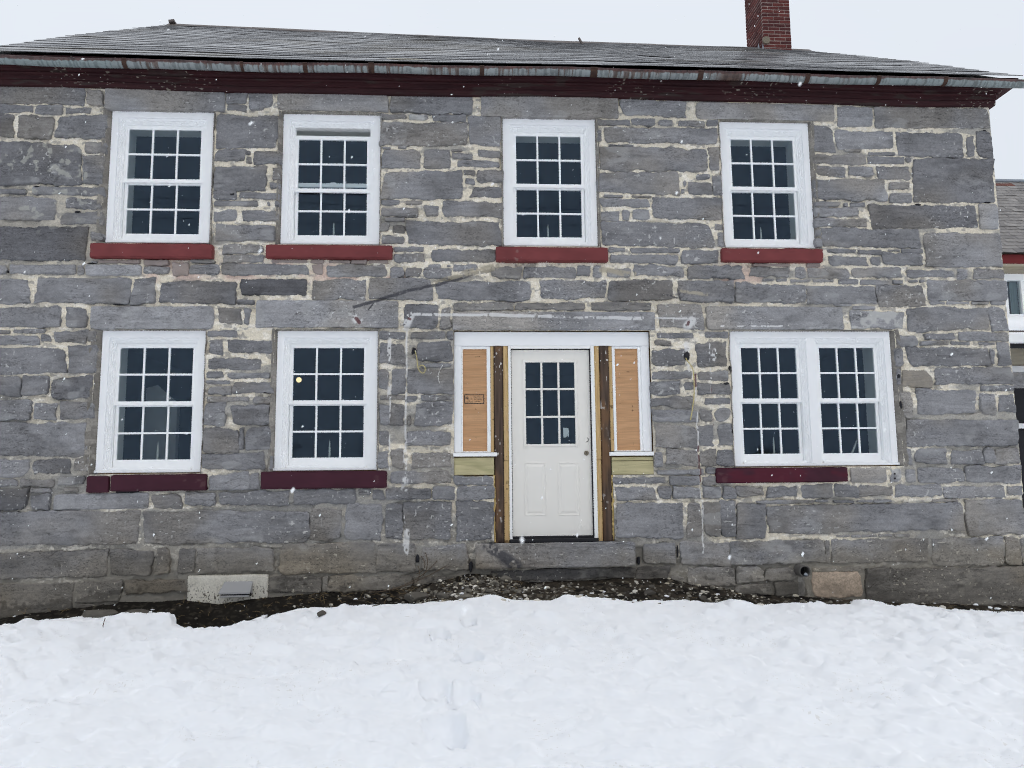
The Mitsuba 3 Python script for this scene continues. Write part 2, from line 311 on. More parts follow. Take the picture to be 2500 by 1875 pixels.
# ---------------------------------------------------------------- stones: left, bottom, right, top in metres on the facade, and kind
STONES = """-5.838 4.819 -4.749 5.073 n; -4.513 4.761 -3.195 5.004 l; -3.183 4.861 -2.953 4.975 n; -3.172 4.77 -2.943 4.847 n;
-5.711 4.701 -5.268 4.798 n; -5.255 4.701 -4.962 4.792 n; -4.936 4.701 -4.654 4.777 n; -5.697 4.403 -5.489 4.664 n;
-5.457 4.395 -5.052 4.678 n; -5.014 4.411 -4.497 4.694 n; -4.708 4.248 -4.478 4.372 n; -5.693 3.878 -4.736 4.347 d;
-4.719 3.893 -4.471 4.214 n; -3.29 4.161 -2.964 4.3 n; -2.953 4.247 -2.887 4.31 n; -2.95 4.15 -2.885 4.227 n;
-4.701 4.802 -4.541 5.004 m; -2.954 4.789 -2.661 5.034 n; -3.292 4.314 -2.588 4.73 n; -2.866 4.139 -2.564 4.285 n;
-3.28 3.839 -2.692 4.128 n; -2.66 3.954 -2.556 4.127 n; -2.67 3.85 -2.559 3.94 n; -2.617 4.787 -1.369 5.002 l;
-1.342 4.799 -0.393 5.026 n; -1.441 4.698 -1.159 4.762 n; -1.125 4.7 -0.909 4.775 w; -0.869 4.693 -0.482 4.774 n;
-1.446 4.392 -0.476 4.676 n; -0.448 4.396 -0.067 4.754 n; -1.424 4.348 -1.331 4.371 n; -1.25 4.352 -1.157 4.388 n;
-1.423 4.134 -0.988 4.338 n; -0.962 4.133 -0.672 4.338 n; -0.652 4.33 -0.517 4.364 n; -0.645 4.236 -0.402 4.321 n;
-0.355 4.259 -0.083 4.35 n; -0.578 4.154 -0.098 4.225 n; -0.504 4.061 -0.383 4.106 n; -0.491 3.935 -0.376 4.019 n;
-0.349 3.966 -0.065 4.128 n; -0.306 4.761 1.298 5.019 l; 1.346 4.796 2.106 5.001 n; 1.042 4.674 1.429 4.753 n;
1.453 4.68 1.74 4.768 n; 1.768 4.685 1.937 4.761 n; 2 4.681 2.318 4.771 n; 2.332 4.684 2.476 4.766 n;
1.038 4.483 1.093 4.62 n; 1.118 4.46 2.469 4.655 n; 1.038 4.142 2.335 4.415 n; 2.349 4.145 2.471 4.427 n;
1.174 4.416 1.465 4.442 n; 2.215 4.759 3.888 4.98 l; 3.92 4.723 4.352 4.966 n; 4.38 4.708 5.805 4.989 n;
3.587 4.398 3.862 4.711 n; 3.894 4.438 4.607 4.68 n; 4.643 4.363 5.469 4.67 n; 5.49 4.355 5.586 4.622 n;
5.613 4.365 5.807 4.682 d; 3.979 4.402 4.185 4.431 n; 4.269 4.365 4.602 4.401 n; 3.603 4.242 4.249 4.372 n;
4.264 4.256 4.708 4.346 n; 4.732 4.294 4.788 4.342 n; 3.603 4.093 3.974 4.219 n; 4.003 4.099 4.328 4.241 n;
4.364 4.082 4.756 4.239 n; 3.597 3.807 4.452 4.068 n; 4.495 3.941 4.748 4.04 n; 4.5 3.791 4.753 3.905 n;
4.788 3.807 5.799 4.327 d; 3.584 3.73 3.899 3.791 n; 3.93 3.736 3.987 3.783 n; 4 3.728 4.187 3.78 n;
-5.647 3.769 -5.3 3.83 n; -5.234 3.756 -4.465 3.848 n; -5.657 3.449 -4.977 3.724 n; -4.874 3.597 -4.483 3.728 n;
-4.908 3.409 -4.455 3.577 n; -5.632 3.039 -4.604 3.391 d; -4.589 3.232 -4.457 3.336 n; -5.415 2.861 -4.72 2.983 n;
-5.612 2.858 -5.451 2.97 n; -4.619 2.856 -4.023 2.978 l; -4.707 2.857 -4.634 2.973 n; -4.017 2.888 -3.727 2.968 n;
-3.511 2.87 -3.196 2.991 n; -3.702 2.836 -3.524 3.033 p; -5.596 2.539 -5.196 2.826 n; -5.146 2.528 -4.144 2.841 n;
-4.119 2.546 -3.881 2.827 n; -3.817 2.556 -3.012 2.784 d; -2.99 2.541 -2.811 2.594 n; -4.541 2.258 -3.231 2.517 l;
-5.576 2.272 -4.851 2.497 n; -4.801 2.267 -4.568 2.499 n; -3.201 2.32 -2.928 2.514 n; -2.915 2.307 -2.845 2.501 n;
-5.565 2.207 -5.357 2.253 n; -5.333 2.212 -5.002 2.259 n; -5.559 2.092 -5.055 2.183 n; -5.035 2.112 -4.93 2.215 n;
-4.913 2.118 -4.567 2.248 n; -4.549 2.122 -4.468 2.252 n; -3.292 2.165 -2.972 2.254 n; -4.487 2.994 -4.047 3.031 p;
-3.996 2.981 -3.743 3.037 p; -3.502 3.008 -3.247 3.04 n; -3.287 3.741 -3.041 3.833 n; -3.278 3.478 -3.04 3.601 n;
-4.562 2.992 -4.496 3.016 n; -1.433 3.771 -0.511 4.095 n; -0.424 3.773 -0.067 3.92 n; -1.431 3.689 -1.226 3.746 n;
-1.159 3.693 -0.973 3.739 n; -1.437 3.553 -1.019 3.657 n; -0.953 3.561 -0.784 3.696 n; -0.746 3.559 -0.069 3.743 n;
-1.39 3.504 -1.172 3.546 n; -1.435 3.373 -1.343 3.469 n; -1.303 3.367 -1.16 3.464 d; -1.434 3.227 -1.175 3.339 n;
-1.144 3.222 -0.071 3.525 n; -1.288 3.149 -0.951 3.204 n; -1.287 3.024 -0.948 3.122 n; -0.874 3.031 -0.147 3.175 n;
-0.898 2.969 -0.766 3.001 n; -0.7 2.972 -0.653 3.002 n; -2.997 3.735 -2.556 3.811 n; -3.282 3.655 -2.8 3.711 n;
-2.696 3.662 -2.664 3.709 n; -2.618 3.647 -2.56 3.724 n; -2.968 3.475 -2.567 3.608 n; -3.235 3.254 -2.581 3.44 n;
-3.177 3.113 -2.715 3.229 n; -3.158 3.011 -2.715 3.101 n; -3.18 2.879 -2.225 2.999 n; -2.186 2.885 -2.056 3.003 p;
-2.03 2.858 -1.358 3.006 n; -2.627 3.007 -2.239 3.044 p; -2.213 3.009 -2.058 3.052 p; -2.006 3.005 -1.771 3.048 p;
-1.758 3.006 -1.588 3.053 p; -1.562 3.011 -1.352 3.049 p; -1.338 2.847 -1.174 2.992 n; -1.139 2.861 -0.97 2.966 n;
-0.957 2.845 -0.643 2.961 n; -0.62 2.929 -0.348 3.008 n; -2.956 2.625 -2.217 2.822 d; -2.194 2.596 -1.598 2.832 n;
-1.556 2.607 -0.867 2.836 n; -0.832 2.576 0.236 2.821 n; -2.784 2.279 -1.233 2.59 l; -1.193 2.273 -0.802 2.564 n;
-0.769 2.276 -0.647 2.508 n; 1.031 3.855 2.004 4.107 n; 2.075 3.859 2.372 4.01 n; 2.382 3.858 2.494 4.099 n;
2.186 4.036 2.357 4.104 n; 1.99 3.865 2.043 3.924 n; 2.035 3.95 2.066 4.015 n; 1.046 3.692 1.634 3.795 n;
1.657 3.557 2.482 3.83 n; 1.049 3.516 1.278 3.649 n; 1.31 3.537 1.399 3.651 n; 1.424 3.541 1.616 3.667 n;
1.044 3.238 2.362 3.524 n; 2.391 3.436 2.484 3.503 n; 2.403 3.23 2.485 3.409 n; 1.096 3.81 1.323 3.835 n;
1.42 3.807 1.655 3.833 n; 1.141 3.151 1.346 3.219 n; 1.387 3.157 1.967 3.22 n; 1.152 3.028 1.94 3.135 n;
1.968 3.033 2.42 3.189 d; -0.197 2.853 0.137 2.993 b; 0.161 2.862 0.758 2.996 n; 0.776 2.865 0.938 2.999 n;
0.961 2.869 1.043 3 n; 1.425 2.885 1.999 3.011 n; 2.037 2.867 2.701 3.009 n; 1.101 2.874 1.393 2.96 n;
0.329 2.611 1.089 2.851 n; 1.116 2.601 1.878 2.841 d; 1.947 2.59 2.58 2.845 n; -0.636 2.258 1.65 2.464 l;
-0.623 2.478 0.039 2.572 b; 0.066 2.477 0.868 2.57 b; 0.909 2.48 1.612 2.572 b; 1.684 2.274 2.209 2.561 n;
3.581 3.601 4.122 3.713 n; 3.573 3.483 4.183 3.58 n; 4.24 3.477 5.52 3.751 d; 5.571 3.469 5.811 3.785 l;
3.579 3.367 3.644 3.448 n; 3.571 3.243 3.647 3.333 n; 3.655 3.224 4.825 3.458 n; 4.847 3.022 5.817 3.437 n;
3.693 3.172 4.041 3.222 n; 4.055 3.145 4.346 3.209 n; 4.423 3.188 4.572 3.227 n; 4.594 3.182 4.856 3.221 n;
3.714 3.026 4.171 3.153 n; 4.204 3.031 4.331 3.124 n; 4.358 3.024 4.863 3.173 n; 3.446 2.88 3.948 2.997 n;
3.982 2.883 4.594 3 n; 4.642 2.887 5.22 2.989 n; 5.245 2.867 5.385 2.991 n; 5.434 2.883 5.817 2.993 n;
2.764 2.882 3.235 3 n; 3.298 2.872 3.428 3.025 n; 2.914 2.827 3.043 2.857 n; 3.074 2.831 3.199 2.863 n;
3.241 2.808 3.474 2.856 n; 3.509 2.817 3.758 2.858 n; 3.808 2.795 4.04 2.857 n; 4.07 2.789 4.445 2.854 n;
4.466 2.814 4.578 2.855 n; 4.646 2.824 4.758 2.852 n; 4.778 2.827 4.842 2.855 n; 3.416 2.56 4.241 2.79 n;
4.265 2.522 4.838 2.794 n; 4.869 2.626 5.831 2.855 n; 4.879 2.564 5.066 2.603 n; 5.086 2.566 5.363 2.604 n;
5.391 2.564 5.595 2.598 n; 5.622 2.56 5.819 2.606 n; 3.958 2.5 4.223 2.547 n; 3.745 2.531 3.945 2.569 n;
2.611 2.578 3.414 2.832 n; 2.237 2.265 3.836 2.551 l; 3.933 2.263 4.567 2.479 w; 4.605 2.264 5.575 2.538 n;
5.594 2.256 5.824 2.521 n; 4.463 2.076 4.705 2.214 n; 4.798 2.152 5.158 2.222 n; 5.199 2.135 5.805 2.24 n;
4.746 2.09 5.074 2.138 n; 5.102 2.09 5.323 2.134 n; 5.425 2.09 5.624 2.119 n; 4.565 1.856 5.544 2.065 n;
5.559 1.864 5.618 2.04 n; 5.641 1.85 5.824 2.119 n; 3.451 3.003 3.605 3.049 p; 2.809 3.008 3.252 3.038 p;
-5.544 1.786 -4.769 2.064 n; -4.75 1.787 -4.465 2.07 n; -3.295 1.97 -3.113 2.161 n; -5.526 1.545 -5.21 1.757 n;
-5.192 1.54 -4.969 1.766 n; -4.917 1.517 -4.482 1.746 d; -5.509 1.293 -5.088 1.509 n; -5.06 1.284 -4.835 1.483 n;
-4.804 1.276 -4.452 1.468 n; -5.488 0.909 -4.496 1.268 n; -5.467 0.695 -5.08 0.883 n; -5.041 0.697 -4.649 0.867 n;
-4.626 0.725 -4.484 0.88 n; -5.456 0.585 -5.179 0.667 n; -5.163 0.575 -4.814 0.661 n; -4.779 0.589 -4.495 0.678 n;
-5.056 0.519 -4.84 0.568 n; -5.443 0.326 -5.074 0.556 d; -5.052 0.327 -4.83 0.507 n; -4.809 0.341 -3.835 0.505 l;
-3.803 0.345 -3.494 0.506 n; -3.463 0.353 -3.138 0.506 n; -3.289 1.826 -2.709 1.946 n; -3.285 1.73 -3.1 1.797 n;
-3.288 1.665 -3.037 1.7 n; -3.272 1.543 -3.025 1.642 n; -3.275 1.465 -2.83 1.526 n; -3.294 1.216 -3.054 1.449 n;
-3.296 0.937 -2.939 1.187 n; -2.927 0.948 -2.874 1.189 n; -3.237 0.521 -2.813 0.699 n; -4.708 0.524 -4.563 0.573 n;
-3.093 2.002 -2.583 2.142 n; -3.072 1.718 -2.61 1.783 n; -3.005 1.561 -2.587 1.682 n; -2.79 1.444 -2.589 1.528 n;
-3.014 1.227 -2.588 1.438 n; -2.857 0.953 -2.581 1.197 n; -3.293 0.736 -2.643 0.917 n; -2.612 0.733 -2.562 0.884 n;
-2.809 0.527 -2.693 0.709 n; -3.112 0.356 -2.362 0.506 n; -1.442 2.147 -1.157 2.242 n; -1.101 2.156 -0.71 2.236 n;
-0.693 2.152 -0.634 2.243 n; -1.44 1.869 -1.149 2.1 n; -1.03 1.902 -0.639 2.127 n; -0.98 1.842 -0.645 1.882 n;
-1.44 1.59 -1.32 1.806 n; -1.285 1.568 -1.154 1.823 n; -1.137 1.56 -0.634 1.823 n; -1.431 1.477 -1.156 1.531 n;
-1.146 1.463 -1.027 1.521 n; -0.981 1.475 -0.634 1.529 n; -1.436 1.208 -1.317 1.434 n; -1.308 1.207 -1.155 1.437 n;
-1.042 1.189 -0.639 1.451 n; -1.123 1.206 -1.087 1.31 n; -1.446 0.974 -1.32 1.154 n; -1.143 0.976 -0.64 1.144 n;
-1.448 0.744 -1.324 0.938 n; -1.298 0.729 -1.161 0.947 n; -1.081 0.739 -0.64 0.921 n; -1.315 0.569 -0.655 0.704 n;
-0.623 0.55 -0.197 0.641 n; -0.85 0.396 -0.594 0.536 n; -0.581 0.397 -0.196 0.542 n; -1.355 0.403 -0.883 0.525 n;
-1.497 0.395 -1.37 0.518 n; -2.345 0.374 -1.67 0.515 n; -1.646 0.457 -1.513 0.517 n; 1.653 2.162 2.08 2.235 n;
2.2 2.162 2.476 2.24 n; 1.626 2.074 1.836 2.144 n; 2.109 1.837 2.466 2.124 n; 1.593 1.838 1.988 2.04 n;
1.587 1.697 2.062 1.8 n; 2.113 1.675 2.455 1.786 n; 1.582 1.53 1.919 1.67 n; 1.953 1.552 2.084 1.679 n;
2.107 1.528 2.466 1.655 n; 1.577 1.383 2.05 1.496 n; 2.183 1.421 2.47 1.49 n; 1.583 1.224 2.088 1.357 n;
2.098 1.218 2.26 1.368 n; 2.271 1.221 2.463 1.387 n; 1.589 0.941 2.089 1.187 n; 2.102 0.945 2.277 1.189 n;
2.315 0.95 2.479 1.188 n; 1.59 0.721 1.685 0.903 n; 1.723 0.731 2.083 0.921 n; 2.099 0.729 2.273 0.912 n;
2.284 0.733 2.481 0.906 n; 1.618 0.64 2.137 0.702 n; 2.178 0.65 2.281 0.711 n; 1.133 0.535 1.717 0.613 n;
1.747 0.523 2.096 0.623 n; 2.12 0.526 2.283 0.624 n; 1.143 0.368 1.606 0.512 n; 1.624 0.383 1.759 0.509 n;
1.782 0.374 2.097 0.506 n; 2.114 0.371 2.317 0.509 n; 2.343 0.368 2.494 0.501 n; 4.479 1.566 4.839 1.793 b;
4.891 1.646 5.836 1.832 n; 5.404 1.555 5.829 1.618 n; 4.646 1.305 5.329 1.601 n; 5.38 1.272 5.577 1.536 n;
5.59 1.293 5.829 1.528 n; 4.465 1.255 4.576 1.54 n; 4.485 0.93 5.822 1.255 n; 4.558 0.726 4.953 0.892 n;
4.993 0.729 5.373 0.896 n; 5.39 0.734 5.508 0.891 n; 5.528 0.717 5.842 0.896 n; 4.467 0.728 4.537 0.906 n;
3.806 0.523 4.226 0.692 l; 4.265 0.527 4.391 0.682 w; 4.445 0.518 4.557 0.673 l; 4.569 0.514 5.133 0.687 n;
5.165 0.507 5.831 0.707 n; 2.507 0.374 2.825 0.512 n; 2.848 0.37 3.193 0.501 n; 3.232 0.365 3.586 0.504 n;
3.61 0.369 3.877 0.5 n; 3.901 0.379 4.296 0.497 n; 4.315 0.366 4.861 0.491 n; 4.885 0.351 5.598 0.484 n;
5.631 0.366 5.956 0.478 n; 2.721 0.306 3.372 0.344 n; 3.384 0.311 3.535 0.346 n; 3.603 0.307 3.832 0.336 n;
3.859 0.304 4.048 0.337 n; 4.056 0.302 4.273 0.338 n; 4.728 0.293 5.033 0.333 n; 2.492 -0.06 2.808 0.304 n;
2.833 -0.037 5.077 0.29 n; 5.119 -0.059 6.081 0.316 n; 4.437 1.838 4.51 2.049 n; 4.436 1.629 4.473 1.809 n;
-5.423 -0.034 -3.925 0.304 n; -3.884 -0.021 -2.16 0.3 n; -5.398 -0.37 -4.233 -0.09 b; -4.204 -0.349 -3.768 -0.079 b;
-3.743 -0.355 -3.581 -0.072 b; -3.511 -0.347 -3.32 -0.076 n; -3.316 -0.344 -2.499 -0.084 b; -5.372 -0.817 -4.546 -0.398 b;
-4.532 -0.607 -4.061 -0.395 b; -4.039 -0.534 -3.416 -0.377 b; -4.52 -0.731 -3.419 -0.629 b; -2.147 -0.015 -1.802 0.312 n;
-1.776 -0.015 -1.38 0.36 n; -1.363 -0.02 -1.173 0.365 n; -1.159 -0.031 -0.672 0.367 n; -0.614 -0.039 -0.193 0.374 n;
-2.468 -0.373 -1.453 -0.037 b; -1.439 -0.361 -1.045 -0.049 b; -0.953 -0.368 -0.464 -0.082 n; -2.569 -0.562 -2.039 -0.379 b;
-1.943 -0.553 -1.069 -0.393 b; -1.053 -0.506 -0.461 -0.404 b; -2.017 -0.554 -1.955 -0.394 b; 1.142 -0.049 1.906 0.343 n;
1.944 -0.038 2.092 0.337 n; 2.113 -0.04 2.311 0.341 n; 2.321 -0.05 2.481 0.336 n; 1.425 -0.333 1.774 -0.093 n;
1.36 -0.477 1.715 -0.345 b; -0.234 -0.484 1.346 -0.363 b; 1.84 -0.351 2.398 -0.088 n; 2.407 -0.365 3.498 -0.101 n;
1.894 -0.56 2.436 -0.356 n; 1.725 -0.545 1.879 -0.457 n; -0.298 -0.55 0.441 -0.475 b; 2.447 -0.53 2.747 -0.389 n;
2.762 -0.523 3.135 -0.388 n; 2.44 -0.669 2.836 -0.545 n; 2.874 -0.691 3.226 -0.54 n; 3.409 -0.365 3.527 -0.102 b;
3.542 -0.375 4.642 -0.105 n; 4.682 -0.393 5.507 -0.099 n; 5.562 -0.392 5.712 -0.1 n; 5.725 -0.396 6.044 -0.104 n;
3.597 -0.071 3.754 -0.039 n; 3.774 -0.074 3.878 -0.044 n; 3.893 -0.073 4.071 -0.046 n; 4.086 -0.076 4.25 -0.046 n;
4.268 -0.077 4.447 -0.048 n; 3.303 -0.441 3.861 -0.399 n; 3.303 -0.743 3.845 -0.448 k; 3.884 -0.87 6.307 -0.426 r"""
KIND = {'n': 0., 'd': 0., 'l': 0., 'm': 0., 'b': .2, 'r': .2, 'p': .4, 'k': .6, 'w': .8}
stones = []
for row in STONES.split(';'):
    a = row.split()
    if a: g = .0028; x0, z0, x1, z1 = map(float, a[:4]); stones.append([x0-g, z0-g, x1+g, z1+g, a[4]])
# trim what still overlaps
for i, a in enumerate(stones):
    for b in stones[:i]:
        ox, oz = min(a[2], b[2])-max(a[0], b[0]), min(a[3], b[3])-max(a[1], b[1])
        if ox > 0 and oz > 0:
            if oz < ox:
                m = .5*(max(a[1], b[1])+min(a[3], b[3]))
                lo, hi = (a, b) if a[1] < b[1] else (b, a)
                lo[3], hi[1] = m-.003, m+.003
            else:
                m = .5*(max(a[0], b[0])+min(a[2], b[2]))
                lo, hi = (a, b) if a[0] < b[0] else (b, a)
                lo[2], hi[0] = m-.003, m+.003
XL, XR, FACE = -5.75, 5.815, -0.05

def outline(x0, z0, x1, z1, rng, kind):
    w, h = x1-x0, z1-z0
    tidy = kind == 'l'
    rmax = .38*min(w, h)
    seed = rng.random(3)*90
    def corner(): return min(rmax, rng.choice([.008, .018, .03, .05, .075], p=[.22, .28, .25, .17, .08]) if not tidy else rng.choice([.012, .03, .06]))
    r = [corner() for _ in range(4)]
    cs = [(x0, z0), (x1, z0), (x1, z1), (x0, z1)]
    # slightly skewed quadrilateral
    k = min(.022, .12*h, .1*w) if not tidy else .004
    cs = [(c[0]+rng.uniform(-k, k), c[1]+rng.uniform(-k, k)) for c in cs]
    pts = []
    for i in range(4):
        p, c, q = np.array(cs[i-1]), np.array(cs[i]), np.array(cs[(i+1) % 4])
        u, v = (p-c)/np.linalg.norm(p-c), (q-c)/np.linalg.norm(q-c)
        a, b = c+u*r[i], c+v*r[i]
        nn = 3 if r[i] > .015 else 2
        for t in np.linspace(0, 1, nn):
            pts.append((1-t)**2*a + 2*t*(1-t)*c + t*t*b)
        rn = r[(i+1) % 4]
        L = np.linalg.norm(q-c)-r[i]-rn
        m = max(1, int(L/.028))
        e = q - v*rn
        for j in range(1, m): pts.append(b + (e-b)*j/m)
    pts = np.array(pts)
    cen = pts.mean(0)
    amp = .006 if tidy else min(.020, .13*min(w, h)+.004)
    q3 = np.c_[pts, np.zeros(len(pts))] + seed
    d = (meshkit.fbm(q3*14, 3)-.5)*2*amp + (meshkit.noise(q3*55)-.5)*2*amp*.5 + (meshkit.noise(q3*5)-.5)*(.030 if not tidy else .006)*min(1, min(w, h)/.12)
    nx = np.clip((pts[:, 0]-cen[0])/(w/2), -1, 1); nz = np.clip((pts[:, 1]-cen[1])/(h/2), -1, 1)
    n = np.c_[np.sign(nx)*np.abs(nx)**8, np.sign(nz)*np.abs(nz)**8]
    n /= np.linalg.norm(n, axis=1, keepdims=True)+1e-9
    return pts + n*d[:, None], n, seed

def stone_mesh(x0, z0, x1, z1, kind, rng):
    small = min(x1-x0, z1-z0)
    proud = rng.uniform(.002, .014) + (.006 if kind == 'l' else 0) + (.02 if kind == 'r' else 0)
    o, n, seed = outline(x0, z0, x1, z1, rng, kind)
    inset = min(.016, .2*small)
    ring1, ring2 = o - n*inset*.35, o - n*inset
    N = len(o)
    poly = Polygon(ring2).buffer(0)
    step = .032 if kind == 'r' else .055
    gx, gz = np.meshgrid(np.arange(x0+.03, x1-.02, step), np.arange(z0+.03, z1-.02, step))
    g = np.c_[gx.ravel(), gz.ravel()] + rng.uniform(-.012, .012, (gx.size, 2))
    inner = Polygon(ring2).buffer(-.012)
    g = np.array([q for q in g if inner.contains(Point(q))]).reshape(-1, 2)
    top = np.vstack([ring2, g])
    tri = Delaunay(top).simplices
    cen = top[tri].mean(1)
    keep = np.array([poly.contains(Point(c)) for c in cen])
    tri = tri[keep]
    s = top[tri]; area = (s[:, 1, 0]-s[:, 0, 0])*(s[:, 2, 1]-s[:, 0, 1]) - (s[:, 1, 1]-s[:, 0, 1])*(s[:, 2, 0]-s[:, 0, 0])
    tri[area < 0] = tri[area < 0][:, ::-1]
    rough = {'r': .055, 'l': .006, 'b': .026}.get(kind, .020)
    q3 = np.c_[top[:, 0]*5, top[:, 1]*11, np.zeros(len(top))] + seed
    y = FACE - proud - (meshkit.fbm(q3, 3)-.45)*rough*min(1, small/.15)
    # a bedding step or two across the face
    if kind in 'nb' and small > .12:
        for _ in range(2):
            zc = rng.uniform(z0+.03, z1-.03)
            edge = zc + .03*(meshkit.fbm(np.c_[top[:, 0]*4, np.zeros((len(top), 2))]+seed*1.3+zc, 2)-.5)
            y += np.where(top[:, 1] > edge, .004, 0)
    y = np.minimum(y, FACE-.001)
    v = np.vstack([np.c_[o[:, 0], np.full(N, FACE+.04), o[:, 1]], np.c_[ring1[:, 0], np.minimum(y[:N]+.006, FACE+.004), ring1[:, 1]],
                   np.c_[top[:, 0], y, top[:, 1]]])
    i = np.arange(N); j = (i+1) % N
    f = [np.c_[i, j, N+j], np.c_[i, N+j, N+i], np.c_[N+i, N+j, 2*N+j], np.c_[N+i, 2*N+j, 2*N+i], tri + 2*N]
    return trimesh.Trimesh(v, np.vstack(f), process=False)

rng = np.random.default_rng(7)
order = sorted(range(len(stones)), key=lambda i: -(stones[i][2]-stones[i][0])*(stones[i][3]-stones[i][1]))
chips, chip_uv = [], []
for rank, i in enumerate(order):
    x0, z0, x1, z1, kind = stones[i]
    x0, x1 = max(x0, XL), min(x1, XR + rng.uniform(-.012, .01))
    if x1-x0 < .012 or z1-z0 < .01: continue
    tone = {'d': .15, 'l': .50, 'w': .45, 'm': .5}.get(kind, .33) + rng.uniform(-.09, .09)
    tone += .06*np.clip(x0/5, -1, 1)
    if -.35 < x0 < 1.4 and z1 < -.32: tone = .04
    if kind == 'r': tone = .16
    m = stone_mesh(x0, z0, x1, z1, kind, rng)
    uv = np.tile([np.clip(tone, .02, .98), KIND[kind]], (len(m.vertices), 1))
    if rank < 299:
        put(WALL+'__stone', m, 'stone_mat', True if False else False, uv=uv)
    else:
        chips.append(m); chip_uv.append(uv)
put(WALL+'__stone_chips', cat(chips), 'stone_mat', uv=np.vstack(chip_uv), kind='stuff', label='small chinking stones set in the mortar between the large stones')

# ---------------------------------------------------------------- the mortar bed behind them, with the openings left out
UZ0, UZ1 = 3.238, 4.765
WINDOWS = [('W1', -4.444, -3.327, UZ0, UZ1), ('W2', -2.550, -1.456, UZ0, UZ1), ('W3', -.055, 1.023, UZ0, UZ1), ('W4', 2.501, 3.575, UZ0, UZ1),
           ('L1', -4.419, -3.321, .716, 2.254), ('L2', -2.553, -1.461, .722, 2.254), ('L3', 2.508, 4.397, .720, 2.254)]
FILW = {'W1': (.085, .03), 'W2': (.045, .015), 'W3': (.018, .03), 'W4': (.015, .05), 'L1': (.10, .015), 'L2': (.05, .02), 'L3': (.02, .085)}
OPEN = [(x0-.5*FILW[n][0], x1+.5*FILW[n][1], z0-.012, z1+.004) for n, x0, x1, z0, z1 in WINDOWS] + [(-.622, 1.582, .64, 2.254), (-.19, 1.125, -.085, .70)]
gx = np.unique(np.r_[np.arange(XL, XR, .0145), XR, [v for o in OPEN for v in o[:2]]]); gz = np.unique(np.r_[np.arange(-.95, 5.12, .0145), 5.12, [v for o in OPEN for v in o[2:]]])
GX, GZ = np.meshgrid(gx, gz, indexing='ij')
q3 = np.stack([GX*9, GZ*11, GX*0], -1)
GY = -.0405 - .010*(meshkit.fbm(q3, 3, seed=3)-.5) - .008*(meshkit.noise(q3*[5, 6, 1], seed=8)-.5) - .004*(meshkit.noise(q3*[11, 13, 1], seed=9)-.5)
RAKE = meshkit.fbm(np.stack([GX*2.1, GZ*4.3, GX*0], -1), 3, seed=21) + .10*(.35-np.clip((GZ-1.0)/2.4, 0, 1)) - .05*np.clip(GX/5, -1, 1)
GY += .024*np.clip((RAKE-.58)/.04, 0, 1)
nz_ = len(gz); idx = np.arange(GX.size).reshape(GX.shape)
cx, cz = (GX[:-1, :-1]+GX[1:, 1:])/2, (GZ[:-1, :-1]+GZ[1:, 1:])/2
keep = np.ones(cx.shape, bool)
for x0, x1, z0, z1 in OPEN: keep &= ~((cx > x0) & (cx < x1) & (cz > z0) & (cz < z1))
a, b, c_, d = (s[keep] for s in (idx[:-1, :-1], idx[1:, :-1], idx[1:, 1:], idx[:-1, 1:]))
put(WALL+'__mortar', trimesh.Trimesh(np.stack([GX, GY, GZ], -1).reshape(-1, 3), np.vstack([np.c_[a, b, c_], np.c_[a, c_, d]]), process=False), 'mortar_mat', True)
# end walls, rear wall and gables
side = []
for x0, x1 in ((XL, XL+.4), (XR-.4, XR-.004)):
    v = np.array([[x, y, z] for x in (x0, x1) for y, z in ((.0, -1.3), (10.2, -1.3), (10.2, 5.1), (5., 8.45), (.0, 5.1))], float)
    f = [[0, 1, 2], [0, 2, 3], [0, 3, 4], [5, 7, 6], [5, 8, 7], [5, 9, 8]] + [t for k in range(5) for t in ([k, 5+k, (k+1) % 5], [(k+1) % 5, 5+k, 5+(k+1) % 5])]
    side.append(trimesh.Trimesh(v, f, process=False))
side.append(box(XL+.4, XR-.404, 9.8, 10.2, -1.3, 5.1))
put(WALL+'__rear_masonry', cat(side), 'mortar_mat')

# ---------------------------------------------------------------- cement run in around the frames
def fillet(x0, x1, z0, z1, out, seed, vertical=True):
    """A strip of cement from the stone face (outer edge) back to the frame."""
    r = np.random.default_rng(seed)
    n = max(4, int(((z1-z0) if vertical else (x1-x0))/.045))
    t = np.linspace(0, 1, n)
    wob = (meshkit.fbm(np.c_[t*14, t*0, t*0]+seed*3.1, 3)-.5)*.05
    rows = []
    for k, (s, y) in enumerate(((0, -.020), (0, -.056), (.30, -.054), (.55, -.030), (.85, .0), (1, .008), (1, .03))):
        if vertical:
            xo, xi = (x0+wob, x1) if out < 0 else (x1+wob, x0)
            X = xo + (xi-xo)*s; Zc = z0+(z1-z0)*t
        else:
            zo, zi = z1+wob*.4, z0
            Zc = zo+(zi-zo)*s; X = x0+(x1-x0)*t
        rows.append(np.c_[X*np.ones(n), y - .006*(meshkit.noise(np.c_[t*40, t*0+k*3, t*0]+seed)-.5), Zc*np.ones(n)])
    v = np.concatenate(rows); f = []
    for k in range(len(rows)-1):
        for i in range(n-1):
            a, b, c, d = k*n+i, k*n+i+1, (k+1)*n+i+1, (k+1)*n+i
            f += [[a, b, c], [a, c, d]]
    return trimesh.Trimesh(v, f, process=False)
sd = 1
